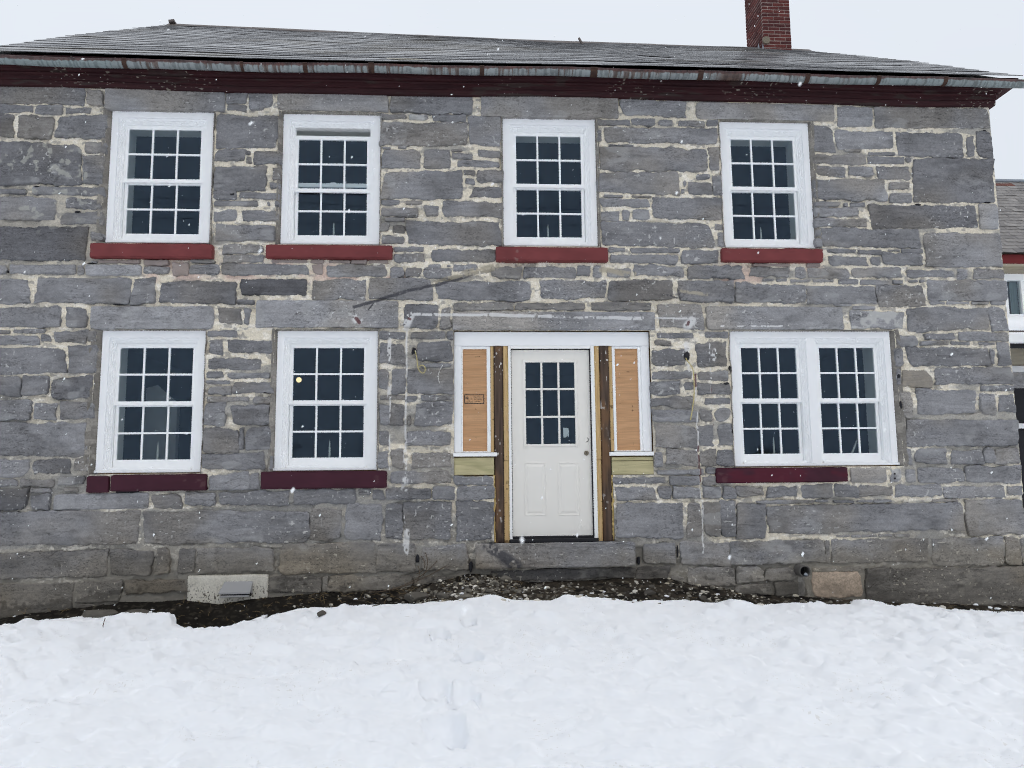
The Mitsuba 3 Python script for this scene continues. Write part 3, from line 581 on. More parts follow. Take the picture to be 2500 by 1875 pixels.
for nm, x0, x1, z0, z1 in WINDOWS:
    wl, wr = FILW[nm]
    top = .012
    put(WALL+'__cement_fillet', fillet(x0-wl, x0+.004, z0-.02, z1+.015, -1, sd), 'cement_mat', 40); sd += 1
    put(WALL+'__cement_fillet', fillet(x1-.004, x1+wr, z0-.02, z1+.015, 1, sd), 'cement_mat', 40); sd += 1
    put(WALL+'__cement_fillet', fillet(x0-.01, x1+.01, z1-.004, z1+top, 1, sd, False), 'cement_mat', 40); sd += 1

# ---------------------------------------------------------------- windows
rngw = np.random.default_rng(11)
def frame4(x0, x1, z0, z1, l, r, t, b, y0, y1, c=.003):
    """Four members of a rectangular frame, butted."""
    ms = [box(x0, x0+l, y0, y1, z0, z1, c), box(x1-r, x1, y0, y1, z0, z1, c)]
    if t: ms.append(box(x0+l, x1-r, y0, y1, z1-t, z1, c))
    if b: ms.append(box(x0+l, x1-r, y0, y1, z0, z0+b, c))
    return ms
def pane(x0, x1, z0, z1, y):
    """One sheet of glass, a hair out of plane as panes are."""
    ax, az = rngw.normal(0, .0012, 2)
    dx, dz = (x1-x0)/2*ax, (z1-z0)/2*az
    v = np.array([[x0, y-dx-dz, z0], [x1, y+dx-dz, z0], [x1, y+dx+dz, z1], [x0, y-dx+dz, z1]])
    return trimesh.Trimesh(v, [[0, 1, 2], [0, 2, 3]], process=False)
def sash(W, name, x0, x1, z0, z1, gx0, gx1, gz0, gz1, y0, y1, rows=2, cols=3, mun=.020):
    put(W+name, cat(frame4(x0, x1, z0, z1, gx0-x0, x1-gx1, z1-gz1, gz0-z0, y0, y1, 0)), 'white_vinyl')
    mw, mh = (gx1-gx0-(cols-1)*mun)/cols, (gz1-gz0-(rows-1)*mun)/rows
    ms = [box(gx0, gx1, y0+.006, y1-.004, gz0+(i+1)*mh+i*mun, gz0+(i+1)*(mh+mun)) for i in range(rows-1)]
    for k in range(cols-1):
        for i in range(rows):
            ms.append(box(gx0+(k+1)*mw+k*mun, gx0+(k+1)*(mw+mun), y0+.006, y1-.004, gz0+i*(mh+mun), gz0+i*(mh+mun)+mh))
    put(W+'__glazing_bars', cat(ms), 'white_vinyl')
    for i in range(rows):
        for k in range(cols):
            X, Zb = gx0+k*(mw+mun), gz0+i*(mh+mun)
            put(W+'__pane', pane(X, X+mw, Zb, Zb+mh, (y0+y1)/2), 'pane_glass')
def unit(W, x0, x1, z0, z1, drop=0.0):
    """A double hung unit inside its casing: stepped frame, upper sash in front, lower sash behind."""
    # stepped frame
    ms = frame4(x0, x1, z0, z1, .018, .018, .022, 0, .016, .15, 0)
    ms += frame4(x0+.018, x1-.018, z0, z1-.022, .014, .014, .014, 0, .036, .15, 0)
    ms += frame4(x0+.032, x1-.032, z0, z1-.036, .014, .014, .016, 0, .056, .15, 0)
    ms += [box(x0+.046, x1-.046, .020, .13, z0, z0+.028, .003)]
    put(W+'__frame', cat(ms), 'white_vinyl')
    a0, a1 = x0+.047, x1-.047
    zt, zm = z1-.054, z0+(z1-z0)*.4985
    H = zt-zm
    gz1, gz0 = zt-.045-drop, zm+.030-drop
    sash(W, '__upper_sash', a0, a1, zm-.012-drop, zt-drop, a0+.038, a1-.038, gz0, gz1, .074, .106)
    sash(W, '__lower_sash', a0+.004, a1-.004, z0+.029, zm+.020, a0+.038, a1-.038, z0+.029+.082, zm-.026, .110, .142)
    if drop: put(W+'__lock', box((a0+a1)/2-.03, (a0+a1)/2+.03, .12, .155, zm+.0205, zm+.036, .004), 'white_vinyl')
WLABEL = {}
for nm, x0, x1, z0, z1 in WINDOWS:
    W = HOUSE+'__window' + ('' if nm == 'W1' else f'_{len(WLABEL):03d}')
    WLABEL[nm] = W
    labels[W] = {'label': {'W1': 'leftmost upper window, over a bright red sill', 'W2': 'upper window with its top sash slid down', 'W3': 'upper window above the doorway',
                           'W4': 'upper window nearest the right corner', 'L1': 'leftmost lower window over a dark maroon sill with a broken end', 'L2': 'lower window with a lit bulb showing inside',
                           'L3': 'double lower window right of the doorway'}[nm]}
    cw, ct = .074, .078
    low = nm[0] == 'L'
    cs = frame4(x0, x1, z0+.03, z1, cw, cw, ct, 0, -.008, .034, .002)
    if nm == 'L3': cs.append(box((x0+x1)/2-.052, (x0+x1)/2+.052, -.008, .034, z0+.03, z1-ct, .002))
    put(W+'__casing', cat(cs), 'white_wood')
    put(W+'__sill_board', box(x0-(.012 if low else 0), x1+(.012 if low else 0), -.018, .04, z0, z0+.029, .004), 'white_wood')
    if nm == 'L3':
        xm = (x0+x1)/2
        unit(W, x0+cw, xm-.052, z0+.03, z1-ct); unit(W, xm+.052, x1-cw, z0+.03, z1-ct)
    else: unit(W, x0+cw, x1-cw, z0+.03, z1-ct, .088 if nm == 'W2' else 0)
    # buck that closes the gap behind the casing, and the plastered reveal inside
    put(W+'__rough_buck', cat(frame4(x0-.05, x1+.05, z0-.05, z1+.05, .05+cw-.002, .05+cw-.002, .05+ct-.002, .078, .0345, .151, 0)), 'pine_mat')
    put(W+'__reveal', cat(frame4(x0+.02, x1-.02, z0+.02, z1-.03, .03, .03, .03, .03, .152, .52, 0)), 'reveal_paint')

SILLS = {'W1': (-4.563, -3.260, 3.040, 3.205), 'W2': (-2.688, -1.300, 3.050, 3.204), 'W3': (-.151, 1.124, 3.032, 3.200), 'W4': (2.435, 3.626, 3.046, 3.204),
         'L1': (-4.471, -3.238, .522, .698), 'L2': (-2.675, -1.341, .528, .714), 'L3': (2.267, 3.767, .538, .703)}
def rough_block(x0, x1, y0, y1, z0, z1, seed, amp=.006, n=None, skew=None):
    """A dressed stone block: a finely divided box, dented at its arrises."""
    m = trimesh.creation.box((x1-x0, y1-y0, z1-z0)); m.apply_translation(((x0+x1)/2, (y0+y1)/2, (z0+z1)/2))
    v, f = trimesh.remesh.subdivide_to_size(m.vertices, m.faces, .045)
    m = trimesh.Trimesh(v, f); v = m.vertices.copy()
    c = np.array([(x0+x1)/2, (y0+y1)/2, (z0+z1)/2]); h = np.array([x1-x0, y1-y0, z1-z0])/2
    e = np.clip((np.abs(v-c)/h), 0, 1)
    near = ((h-np.abs(v-c)) < .012).sum(1) >= 2
    d = (meshkit.fbm(v*14+seed*7.7, 3)-.5)*2*amp
    nrm = m.vertex_normals
    v += nrm*d[:, None]
    v[near] -= (np.sign(v-c)*.006*(.4+meshkit.noise(v*30+seed))[:, None])[near]
    return trimesh.Trimesh(v, m.faces, process=False)
for k, (nm, (x0, x1, z0, z1)) in enumerate(SILLS.items()):
    y0 = -.105 if nm[0] == 'W' else -.085
    if nm == 'L1':
        put(WLABEL[nm]+'__sill', rough_block(x0, -4.243, y0-.004, .10, z0-.012, z1-.012, 31), 'sill_paint', 35)
        put(WLABEL[nm]+'__sill', rough_block(-4.228, x1, y0, .10, z0, z1, 32), 'sill_paint', 35)
    else: put(WLABEL[nm]+'__sill', rough_block(x0, x1, y0, .10, z0, z1, 33+k), 'sill_paint', 35)
put(WALL+'__pocket_shade', box(-4.18, -3.95, -.043, .02, .495, .522), 'black_rubber')  # black block painting the shade of the pocket under the sill

# ---------------------------------------------------------------- doorway
E = HOUSE+'__doorway'
labels[E] = {'label': 'unfinished doorway with bare posts, boarded sidelights and a white header board'}
put(E+'__header', box(-.618, 1.580, -.002, .034, 2.087, 2.247, .003), 'white_wood')
put(E+'__casing', box(-.620, -.540, .0, .034, .905, 2.085, .003), 'white_wood')
put(E+'__casing', box(1.482, 1.579, .0, .034, .900, 2.085, .003), 'white_wood')
put(E+'__sidelight_frame', cat(frame4(-.539, -.216, .905, 2.084, .016, .040, .030, .010, .012, .06)), 'white_vinyl')
put(E+'__sidelight_frame', cat(frame4(1.157, 1.481, .900, 2.084, .032, .030, .026, .010, .012, .06)), 'white_vinyl')
for x0, x1 in ((-.520, -.258), (1.190, 1.449)):
    put(E+'__plywood_panel', box(x0-.006, x1+.006, .034, .046, .910, 1.992, .001), 'plywood_mat')
    put(E+'__plywood_panel', box(x0-.006, x1+.006, .036, .048, 1.9945, 2.066, .001), 'plywood_mat')
put(E+'__sidelight_sill', box(-.630, -.150, -.055, .05, .857, .899, .004), 'white_vinyl')
put(E+'__sidelight_sill', box(1.090, 1.586, -.055, .05, .850, .893, .004), 'white_vinyl')
put(E+'__treated_board', box(-.622, -.184, -.030, .03, .655, .844, .004), 'treated_mat')
put(E+'__treated_board', box(1.118, 1.582, -.030, .03, .642, .792, .004), 'treated_mat')
put(E+'__treated_board', box(1.118, 1.582, -.026, .03, .797, .837, .004), 'treated_mat')
for x0, x1 in ((-.213, -.180), (1.118, 1.154)): put(E+'__pine_strip', box(x0, x1, .012, .06, .905, 2.084, .002), 'pine_mat')
for x0, x1, s in ((-.176, -.076, 1), (1.010, 1.114, 2)):
    put(E+'__post', rough_block(x0, x1, -.020, .10, -.078, 2.084, 50+s, .004), 'post_mat', 35)
for x0, x1 in ((-.073, -.022), (.955, 1.007)):
    put(E+'__pine_stud', box(x0, x1, .004, .10, .812, 2.084, .002), 'pine_mat')
    put(E+'__pine_stud', box(x0-.002, x1-.002, .008, .10, -.076, .808, .002), 'pine_mat')
def foam(x, y, z0, z1, r, seed):
    n = int((z1-z0)/.018); t = np.linspace(z0, z1, n)
    q = np.c_[t*22, t*0, t*0]+seed*5
    return tube(np.c_[x+(meshkit.noise(q)-.5)*.014, y+(meshkit.noise(q+9)-.5)*.012, t], r*(.35+1.1*meshkit.noise(q*1.7+4)), 7)
for k, (x, z0, z1, r) in enumerate(((-.184, -.07, .65, .014), (1.120, -.07, .64, .015), (-.020, -.05, 1.95, .008), (.952, -.06, 2.0, .009))):
    put(E+'__foam_bead', foam(x, -.012 if k < 2 else .005, z0, z1, r, k+1), 'foam_mat', True)
put(E+'__backing_board', cat([box(-.66, -.02, .101, .13, -.2, 2.3), box(.95, 1.62, .101, .13, -.2, 2.3), box(-.02, .95, .101, .13, 2.10, 2.3)]), 'pine_mat')
D = HOUSE+'__door'
labels[D] = {'label': 'cream coloured entry door with nine small panes and two raised panels'}
put(D+'__jamb', cat([box(-.018, .012, -.012, .10, -.06, 2.084, .003), box(.912, .950, -.012, .10, -.06, 2.084, .003), box(.012, .912, -.010, .10, 2.058, 2.084, .003)]), 'jamb_white')
put(D+'__weatherstrip', cat([box(.012, .020, .040, .10, -.02, 2.058), box(.902, .912, .020, .10, -.02, 2.058), box(.020, .902, .040, .10, 2.051, 2.058)]), 'black_rubber')
put(D+'__threshold', cat([box(-.02, .950, -.045, .11, -.078, -.040, .004), box(.012, .912, .035, .105, -.040, -.016, .002)]), 'black_rubber')
dx0, dx1, dz0, dz1, dy = .0205, .9015, -.014, 2.049, .048
lx0, lx1, lz0, lz1 = .170, .738, .982, 1.914
put(D+'__slab', cat([box(dx0, lx0, dy, dy+.045, dz0, dz1, .001), box(lx1, dx1, dy, dy+.045, dz0, dz1, .001), box(lx0, lx1, dy, dy+.045, lz1, dz1, 0), box(lx0, lx1, dy, dy+.045, dz0, lz0, 0)]), 'door_paint')
put(D+'__lite_frame', cat(frame4(lx0-.022, lx1+.022, lz0-.022, lz1+.022, .030, .030, .030, .030, dy-.010, dy+.02, .004) + frame4(lx0-.036, lx1+.036, lz0-.036, lz1+.036, .014, .014, .014, .014, dy-.004, dy+.02, .002)), 'door_paint')
gx0, gx1, gz0, gz1, mun = lx0+.008, lx1-.008, lz0+.008, lz1-.008, .023
mw, mh = (gx1-gx0-2*mun)/3, (gz1-gz0-2*mun)/3
ms = [box(gx0, gx1, dy-.006, dy+.02, gz0+(i+1)*mh+i*mun, gz0+(i+1)*(mh+mun), .003) for i in range(2)]
for k in range(2):
    for i in range(3): ms.append(box(gx0+(k+1)*mw+k*mun, gx0+(k+1)*(mw+mun), dy-.006, dy+.02, gz0+i*(mh+mun), gz0+i*(mh+mun)+mh, .003))
put(D+'__glazing_bars', cat(ms), 'door_paint')
for i in range(3):
    for k in range(3):
        X, Zb = gx0+k*(mw+mun), gz0+i*(mh+mun)
        put(D+'__pane', pane(X, X+mw, Zb, Zb+mh, dy+.010), 'pane_glass')
def panel(x0, x1, z0, z1):
    """A pressed panel: a rounded moulding, a groove, and a raised field with bevelled margins."""
    ms = frame4(x0, x1, z0, z1, .012, .012, .012, .012, dy-.0055, dy+.01, .004)
    i0, i1, k0, k1 = x0+.030, x1-.030, z0+.030, z1-.030
    b = .016
    v = np.array([[i0, dy-.0003, k0], [i1, dy-.0003, k0], [i1, dy-.0003, k1], [i0, dy-.0003, k1], [i0+b, dy-.006, k0+b], [i1-b, dy-.006, k0+b], [i1-b, dy-.006, k1-b], [i0+b, dy-.006, k1-b]])
    f = [[4, 5, 6], [4, 6, 7]] + [t for k in range(4) for t in ([k, (k+1) % 4, 4+(k+1) % 4], [k, 4+(k+1) % 4, 4+k])]
    return cat(ms+[trimesh.Trimesh(v, f, process=False)])
put(D+'__raised_panel', panel(.150, .393, .205, .786), 'door_paint'); put(D+'__raised_panel', panel(.520, .764, .203, .786), 'door_paint')
def disc_y(x, y, z, r, t, n=24):
    m = trimesh.creation.cylinder(radius=r, height=t, sections=n); m.apply_transform(trimesh.transformations.rotation_matrix(math.pi/2, [1, 0, 0])); m.apply_translation((x, y, z)); return m
put(D+'__latch_bore', disc_y(.848, dy-.004, .886, .027, .012), 'brass_dull', 40)
put(D+'__latch_bore', disc_y(.848, dy-.009, .886, .006, .010, 10), 'black_rubber', 40)
put(D+'__deadbolt_bore', disc_y(.851, dy-.0004, 1.034, .027, .002), 'dark_metal', 40)
put(D+'__deadbolt_bore', disc_y(.843, dy-.0016, 1.036, .025, .002), 'door_paint', 40)
put(D+'__doorstep', rough_block(-.392, 1.326, -.175, .10, -.335, -.081, 61, .007), 'stone_mat', 35, label='long stone doorstep slab with a black smear at its left end') if False else None
m = rough_block(-.392, 1.326, -.160, .10, -.335, -.081, 61, .007)
put(WALL+'__doorstep', m, 'stone_mat', False, uv=np.tile([.36, 0.], (len(m.vertices), 1)), label='long stone doorstep slab with a black smear at its left end')
# grading stamp on the left sheet of plywood
S = E+'__grade_stamp'
zs, xs0, xs1, zs0 = 0, -.508, -.286, 1.418
st = frame4(xs0, xs1, 1.440, 1.546, .0095, .0095, .0085, .0085, .0335, .0345, 0)
def lettering(s, h, x, z, w=None):
    t = meshkit.text_mesh(s, h, .001, bold=True); v = t.vertices.copy()
    if w: v[:, 0] *= w/np.ptp(v[:, 0])
    return trimesh.Trimesh(np.c_[x+v[:, 0], .0345-v[:, 2]*.6, z+v[:, 1]], t.faces[:, ::-1], process=False)
st += [lettering('CSA 0151-M', .0125, -.406, 1.510, .106), lettering('EXTERIOR', .0125, -.398, 1.486, .086), lettering('1/2 SPF', .0115, -.392, 1.460, .062), lettering('MILL 450', .0105, -.496, 1.456, .084), lettering('2', .018, -.440, 1.492, .013)]
rs = np.random.default_rng(3)
for _ in range(16):                                                  # the smudged emblem
    x, z = -.474+rs.normal(0, .010), 1.498+rs.normal(0, .013)
    st.append(box(x, x+rs.uniform(.003, .008), .0336, .0344, z, z+rs.uniform(.006, .018)))
put(S, cat(st), 'black_rubber', label='black grading stamp printed on the left plywood panel')

# ---------------------------------------------------------------- rooms behind the glass
room = [box(XL+.402, XL+.44, .53, 5.6, -.2, 5.0), box(XR-.45, XR-.412, .53, 5.6, -.2, 5.0), box(XL+.4, XR-.41, 5.6, 5.7, -.4, 5.0), box(-.9, -.8, .53, 5.6, -.1, 2.55), box(1.75, 1.85, .53, 5.6, -.1, 2.55), box(-.95, -.85, .53, 5.6, 2.85, 5.0), box(1.75, 1.85, .53, 5.6, 2.85, 5.0)]
put(HOUSE+'__room_walls', cat(room), 'room_paint')
pv = np.array([[-4.54, 1.5, -.2], [-4.15, 1.5, -.2], [-4.15, 1.5, 1.62], [-4.40, 1.5, 1.84], [-4.54, 1.5, 1.80]])
put(HOUSE+'__room_partition', trimesh.Trimesh(np.vstack([pv, pv+[0, .1, 0]]), [[0, 1, 2], [0, 2, 3], [0, 3, 4], [1, 6, 7], [1, 7, 2], [0, 4, 9], [0, 9, 5]], process=False), 'reveal_paint')
put(HOUSE+'__room_ceilings', cat([box(XL+.4, XR-.41, .05, 5.6, 2.50, 2.62), box(XL+.4, XR-.41, .05, 5.6, 4.95, 5.02)]), 'room_paint')
put(HOUSE+'__room_floors', cat([box(XL+.4, XR-.41, .14, 5.6, 2.70, 2.80), box(XL+.4, XR-.41, .14, 5.6, -.30, -.20)]), 'room_floor')

# ---------------------------------------------------------------- cornice and gutter
prof = [(.0, 4.99), (.045, 4.993), (.05, 5.046), (.042, 5.049), (.042, 5.054), (.052, 5.057), (.054, 5.108), (.072, 5.112), (.076, 5.128), (.066, 5.131), (.066, 5.137), (.098, 5.141), (.104, 5.158), (.150, 5.161), (.150, 5.168), (.222, 5.170), (.224, 5.245), (.19, 5.26), (.0, 5.26)]
def sweep_corner(prof, xl, xr, yf, yend, sag):
    n = 60; rows = []
    for d, z in prof:
        X = np.linspace(xl, xr+d, n)
        rows.append(np.c_[X, np.full(n, yf-d), z + sag(X)])
    R = np.stack(rows, 1)                                            # n, profile, 3
    endv = np.array([[xr+d, yend, z+sag(xr)] for d, z in prof])
    R = np.concatenate([R, endv[None]], 0)
    m = len(prof); v = R.reshape(-1, 3); f = []
    for i in range(len(R)-1):
        for k in range(m-1):
            a, b, c, d = i*m+k, (i+1)*m+k, (i+1)*m+k+1, i*m+k+1
            f += [[a, b, c], [a, c, d]]
    return trimesh.Trimesh(v, f, process=False)
sag = lambda X: .012*np.sin(np.asarray(X)*.9+.5) + .006*np.sin(np.asarray(X)*2.3)
put(HOUSE+'__cornice', sweep_corner(prof, XL-.1, XR, FACE, 1.2, sag), 'cornice_wood')
G = HOUSE+'__gutter'
labels[G] = {'label': 'long half round gutter in flaking pale grey paint with rust runs'}
ang = np.linspace(0, np.pi, 13)
gc, gr = (-.345, 5.160), .060
loop = [(gc[0]+gr*math.cos(a), gc[1]-gr*math.sin(a)) for a in ang] + [(gc[0]-gr-.006, gc[1]+.006), (gc[0]-gr, gc[1]+.012), (gc[0]-gr+.008, gc[1]+.006)] + [(gc[0]+(gr-.004)*math.cos(a), gc[1]-(gr-.004)*math.sin(a)) for a in ang[::-1]]
loop = np.array(loop)
X = np.linspace(XL-.15, XR+.33, 120)
gs = lambda X: .010*np.sin(np.asarray(X)*.75+1.) + .006*np.sin(np.asarray(X)*2.9) + .010*np.exp(-((np.asarray(X)+5.6)/.8)**2)
V = np.stack([np.broadcast_to(X[:, None], (120, len(loop))), np.broadcast_to(loop[None, :, 0], (120, len(loop))), loop[None, :, 1]+gs(X)[:, None]], -1).reshape(-1, 3)
F = []
L_ = len(loop)
for i in range(119):
    for k in range(L_):
        k2 = (k+1) % L_
        a, b, c, d = i*L_+k, (i+1)*L_+k, (i+1)*L_+k2, i*L_+k2
        F += [[a, c, b], [a, d, c]]
put(G+'__trough', trimesh.Trimesh(V, F, process=False), 'gutter_metal', 35)
for xb, w in ((-4.17, .05), (-2.92, .035), (-2.24, .05), (-1.52, .06), (-.30, .05), (.96, .08), (2.18, .06), (3.42, .055), (4.26, .05), (5.06, .05)):
    rr = gr+.004
    lp = [(gc[0]+rr*math.cos(a), gc[1]-rr*math.sin(a)) for a in ang] + [(gc[0]-rr-.010, gc[1]+.008), (gc[0]-rr, gc[1]+.018)]
    lp = np.array(lp); zz = gs(xb)
    v = np.vstack([np.c_[np.full(len(lp), xb-w/2), lp[:, 0], lp[:, 1]+zz], np.c_[np.full(len(lp), xb+w/2), lp[:, 0], lp[:, 1]+zz]])
    n = len(lp); f = []
    for k in range(n-1): f += [[k, n+k+1, n+k], [k, k+1, n+k+1]]
    put(G+'__hanger_band', trimesh.Trimesh(v, f, process=False), 'rusty_band', 35)

# ---------------------------------------------------------------- roof of slates
ROOF = HOUSE+'__roof'
XE0, XE1, YE, ZE, YR = -5.86, 6.07, -.30, 5.245, 5.0
def zridge(x): return np.interp(x, [-5.85, 0, 6.05], [8.86, 8.725, 8.655])
def roof_pt(x, s, h):
    """A point at share s from eave to ridge, h above the boards."""
    zr = zridge(x); L = math.hypot(YR-YE, zr-ZE); ny, nzz = -(zr-ZE)/L, (YR-YE)/L
    wav = .018*np.sin(x*1.1+s*3) + .012*np.sin(x*2.7-s*5)
    return np.array([x, YE+(YR-YE)*s + ny*(h), ZE+(zr-ZE)*s + nzz*(h+wav*min(1, s*4)) + .01*math.sin(x*.8)*(1-s)])
deck = []
xs_ = np.linspace(XE0+.03, XE1-.03, 40)
dv = np.array([roof_pt(x, s, -.03) for x in xs_ for s in np.linspace(0.005, 1, 12)] )
df = []
for i in range(39):
    for j in range(11):
        a = i*12+j; df += [[a, a+12, a+13], [a, a+13, a+1]]
back = np.array([[XE0, YR, 8.80], [XE1, YR, 8.60], [XE1, 10.5, 5.1], [XE0, 10.5, 5.1]])
put(ROOF+'__boards', cat([trimesh.Trimesh(dv, df, process=False), trimesh.Trimesh(back, [[0, 1, 2], [0, 2, 3]], process=False)]), 'black_rubber')
rr = np.random.default_rng(23)
SL = math.hypot(YR-YE, 8.72-ZE); NROW = 22; ex = 1/NROW
sl, sl_uv, parts = [], [], 0
def slate(x0, x1, s0, s1, h0, h1, t, skew):
    p = [roof_pt(x0, s0-skew, h0), roof_pt(x1, s0+skew, h0+rr.uniform(-.0008, .0008)), roof_pt(x1, s1, h1), roof_pt(x0, s1, h1)]
    nn = np.array([0, -.545, .838])*t
    v = np.array(p + [q+nn for q in p])
    f = [[0, 2, 1], [0, 3, 2], [4, 5, 6], [4, 6, 7], [0, 1, 5], [0, 5, 4], [1, 2, 6], [1, 6, 5], [2, 3, 7], [2, 7, 6], [3, 0, 4], [3, 4, 7]]
    return trimesh.Trimesh(v, f, process=False)
for r in range(NROW):
    x = XE0 + rr.uniform(-.02, .03) - (r % 2)*.13
    row_h = rr.uniform(-.003, .003); row_t = rr.uniform(.35, .95)
    while x < XE1:
        w = rr.choice([.26, .32, .40, .50])
        x0, x1 = max(x, XE0+rr.uniform(-.03, .03)), min(x+w-rr.uniform(.003, .007), XE1+rr.uniform(-.03, .03))
        x += w
        if x1-x0 < .05 or rr.random() < .008: continue
        slip = -.2*ex*rr.random() if rr.random() < .06 else 0
        s0 = r*ex + slip + rr.normal(0, .0003)
        m = slate(x0, x1, s0, min(s0+ex*2.1, .998), .020+row_h+rr.normal(0, .0006), .001, rr.uniform(.006, .009), rr.normal(0, .0002))
        tone = np.clip(rr.normal(row_t, .15), 0, 1)
        uv = np.tile([tone, 0], (8, 1))
        if r < 9 and parts < 299 and x1 < 6.1:
            put(ROOF+'__slate', m, 'slate_mat', uv=uv); parts += 1
        else: sl.append(m); sl_uv.append(uv)
put(ROOF+'__slate_courses', cat(sl), 'slate_mat', uv=np.vstack(sl_uv), kind='stuff', label='upper courses of thin weathered slates')
rid = []
for i in range(8):
    a, b = XE0+.0+(XE1-XE0)*i/8, XE0+(XE1-XE0)*(i+1)/8+.03
    for ya, za, yb, zb in ((YR-.12, -.062, YR, .040), (YR, .040, YR+.12, -.062)):
        v = np.array([[a, ya, zridge(a)+za+.004*(i % 2)], [b, ya, zridge(b)+za+.004*(i % 2)], [b, yb, zridge(b)+zb+.004*(i % 2)], [a, yb, zridge(a)+zb+.004*(i % 2)]])
        rid.append(trimesh.Trimesh(np.vstack([v, v-[0, 0, .012]]), [[0, 1, 2], [0, 2, 3], [4, 6, 5], [4, 7, 6], [0, 5, 1], [0, 4, 5], [3, 2, 6], [3, 6, 7], [0, 3, 7], [0, 7, 4], [1, 5, 6], [1, 6, 2]], process=False))
put(ROOF+'__ridge_cap', cat(rid), 'ridge_metal')
m = trimesh.creation.box((.10, .16, .045)); m.apply_transform(trimesh.transformations.rotation_matrix(-.18, [0, 1, 0])); m.apply_translation((XE0+.08, YR-.02, 8.895))
put(ROOF+'__ridge_end', m, 'ridge_metal')
m = trimesh.creation.box((.03, .04, .17)); m.apply_transform(trimesh.transformations.rotation_matrix(-.5, [0, 1, 0])); m.apply_translation(roof_pt(1.66, .955, .05))
put(ROOF+'__snow_hook', m, 'ridge_metal')
v = np.array([[-1.35, -.42, 5.225], [-.94, -.43, 5.215], [-.95, -.28, 5.30], [-1.22, -.24, 5.31]])
put(ROOF+'__loose_slate', trimesh.Trimesh(np.vstack([v, v+[0, -.004, .008]]), [[0, 2, 1], [0, 3, 2], [4, 5, 6], [4, 6, 7], [0, 1, 5], [0, 5, 4], [1, 2, 6], [1, 6, 5], [2, 3, 7], [2, 7, 6], [3, 0, 4], [3, 4, 7]], process=False), 'patch_mat', label='pale broken slate slipped onto the gutter')

# ---------------------------------------------------------------- chimney
CH = HOUSE+'__chimney'
labels[CH] = {'label': 'dark red brick chimney at the right end of the ridge'}
cx0, cx1, cy0, cy1, cz0, cz1 = 5.045, 5.575, 4.59, 5.40, 8.20, 10.6
put(CH+'__core', box(cx0+.006, cx1-.006, cy0+.006, cy1-.006, cz0, cz1), 'brick_mortar')
rb = np.random.default_rng(5)
bh, ch = .0560, .0685
nb = int((cz1-cz0)/ch)
def brick(x0, x1, y0, y1, z0):
    j = rb.uniform(-.003, .003, 2)
    m = box(x0+.005, x1-.005, y0+j[0], y1, z0+.002+rb.uniform(-.002, .002), z0+bh+rb.uniform(-.003, .003), .004)
    return m
count = 0
for r in range(nb):
    z0 = cz0 + r*ch
    if z0 > 10.3: break
    uvb = lambda m: np.tile([rb.random(), 0], (len(m.vertices), 1))
    # front face
    cuts = [cx0, cx0+.105, cx0+.318, cx0+.53] if r % 2 else [cx0, cx0+.212, cx0+.424, cx0+.53]
    for a, b in zip(cuts[:-1], cuts[1:]):
        m = brick(a, b, cy0-.002, cy0+.05, z0); put(CH+'__brick', m, 'brick_mat', uv=uvb(m))
    cuts = [cy0+.054, cy0+.16, cy0+.373, cy0+.586, cy1] if r % 2 else [cy0+.054, cy0+.267, cy0+.48, cy0+.693, cy1]
    for a, b in zip(cuts[:-1], cuts[1:]):
        m = box(cx0-.002+rb.uniform(-.003, .003), cx0+.05, a+.004, b-.004, z0+.004, z0+bh, .004); put(CH+'__brick', m, 'brick_mat', uv=uvb(m))
for yy in (4.60, 4.80):
    v = np.array([[cx0-.012, yy-.09, zridge(5)-.56+(yy-4.4)*.66], [cx0-.012, yy+.10, zridge(5)-.42+(yy-4.4)*.66], [cx0-.010, yy+.02, zridge(5)-.24+(yy-4.4)*.66]])
    put(CH+'__flashing', trimesh.Trimesh(np.vstack([v, v+[.006, 0, 0]]), [[0, 1, 2], [5, 4, 3], [0, 3, 4], [0, 4, 1], [1, 4, 5], [1, 5, 2], [2, 5, 3], [2, 3, 0]], process=False), 'lead_metal')
put(CH+'__vent_cap', disc_y(cx0+.04, cy0-.02, 8.60, .07, .03, 20), 'brass_dull', 40)

# ---------------------------------------------------------------- small fittings on the wall
put(WALL+'__cement_patch', rough_block(-3.400, -2.572, -.068, -.02, -.70, -.358, 71, .004), 'patch_mat', 35, label='pale cement patch around the vent hood')
V_ = HOUSE+'__vent_hood'
labels[V_] = {'label': 'grey louvred vent hood low on the wall'}
hx0, hx1, hz0, hz1 = -3.045, -2.728, -.560, -.425
v = np.array([[hx0+.03, -.070, hz1], [hx1-.0, -.070, hz1], [hx1+.0, -.165, hz0+.035], [hx0, -.165, hz0+.035], [hx0+.03, -.064, hz0+.0], [hx1-.0, -.064, hz0+.0]])
hood = trimesh.Trimesh(v, [[0, 3, 2], [0, 2, 1], [0, 4, 3], [1, 2, 5]], process=False)
put(V_+'__hood', cat([hood, box(hx0, hx1, -.169, -.161, hz0+.018, hz0+.037, .002)]), 'vent_grey')
put(V_+'__damper_flap', box(hx0+.010, hx1-.008, -.158, -.152, hz0-.016, hz0+.004, .002), 'vent_grey')
put(V_+'__duct_mouth', box(hx0+.02, hx1-.01, -.150, -.062, hz0-.012, hz0+.03), 'black_rubber')
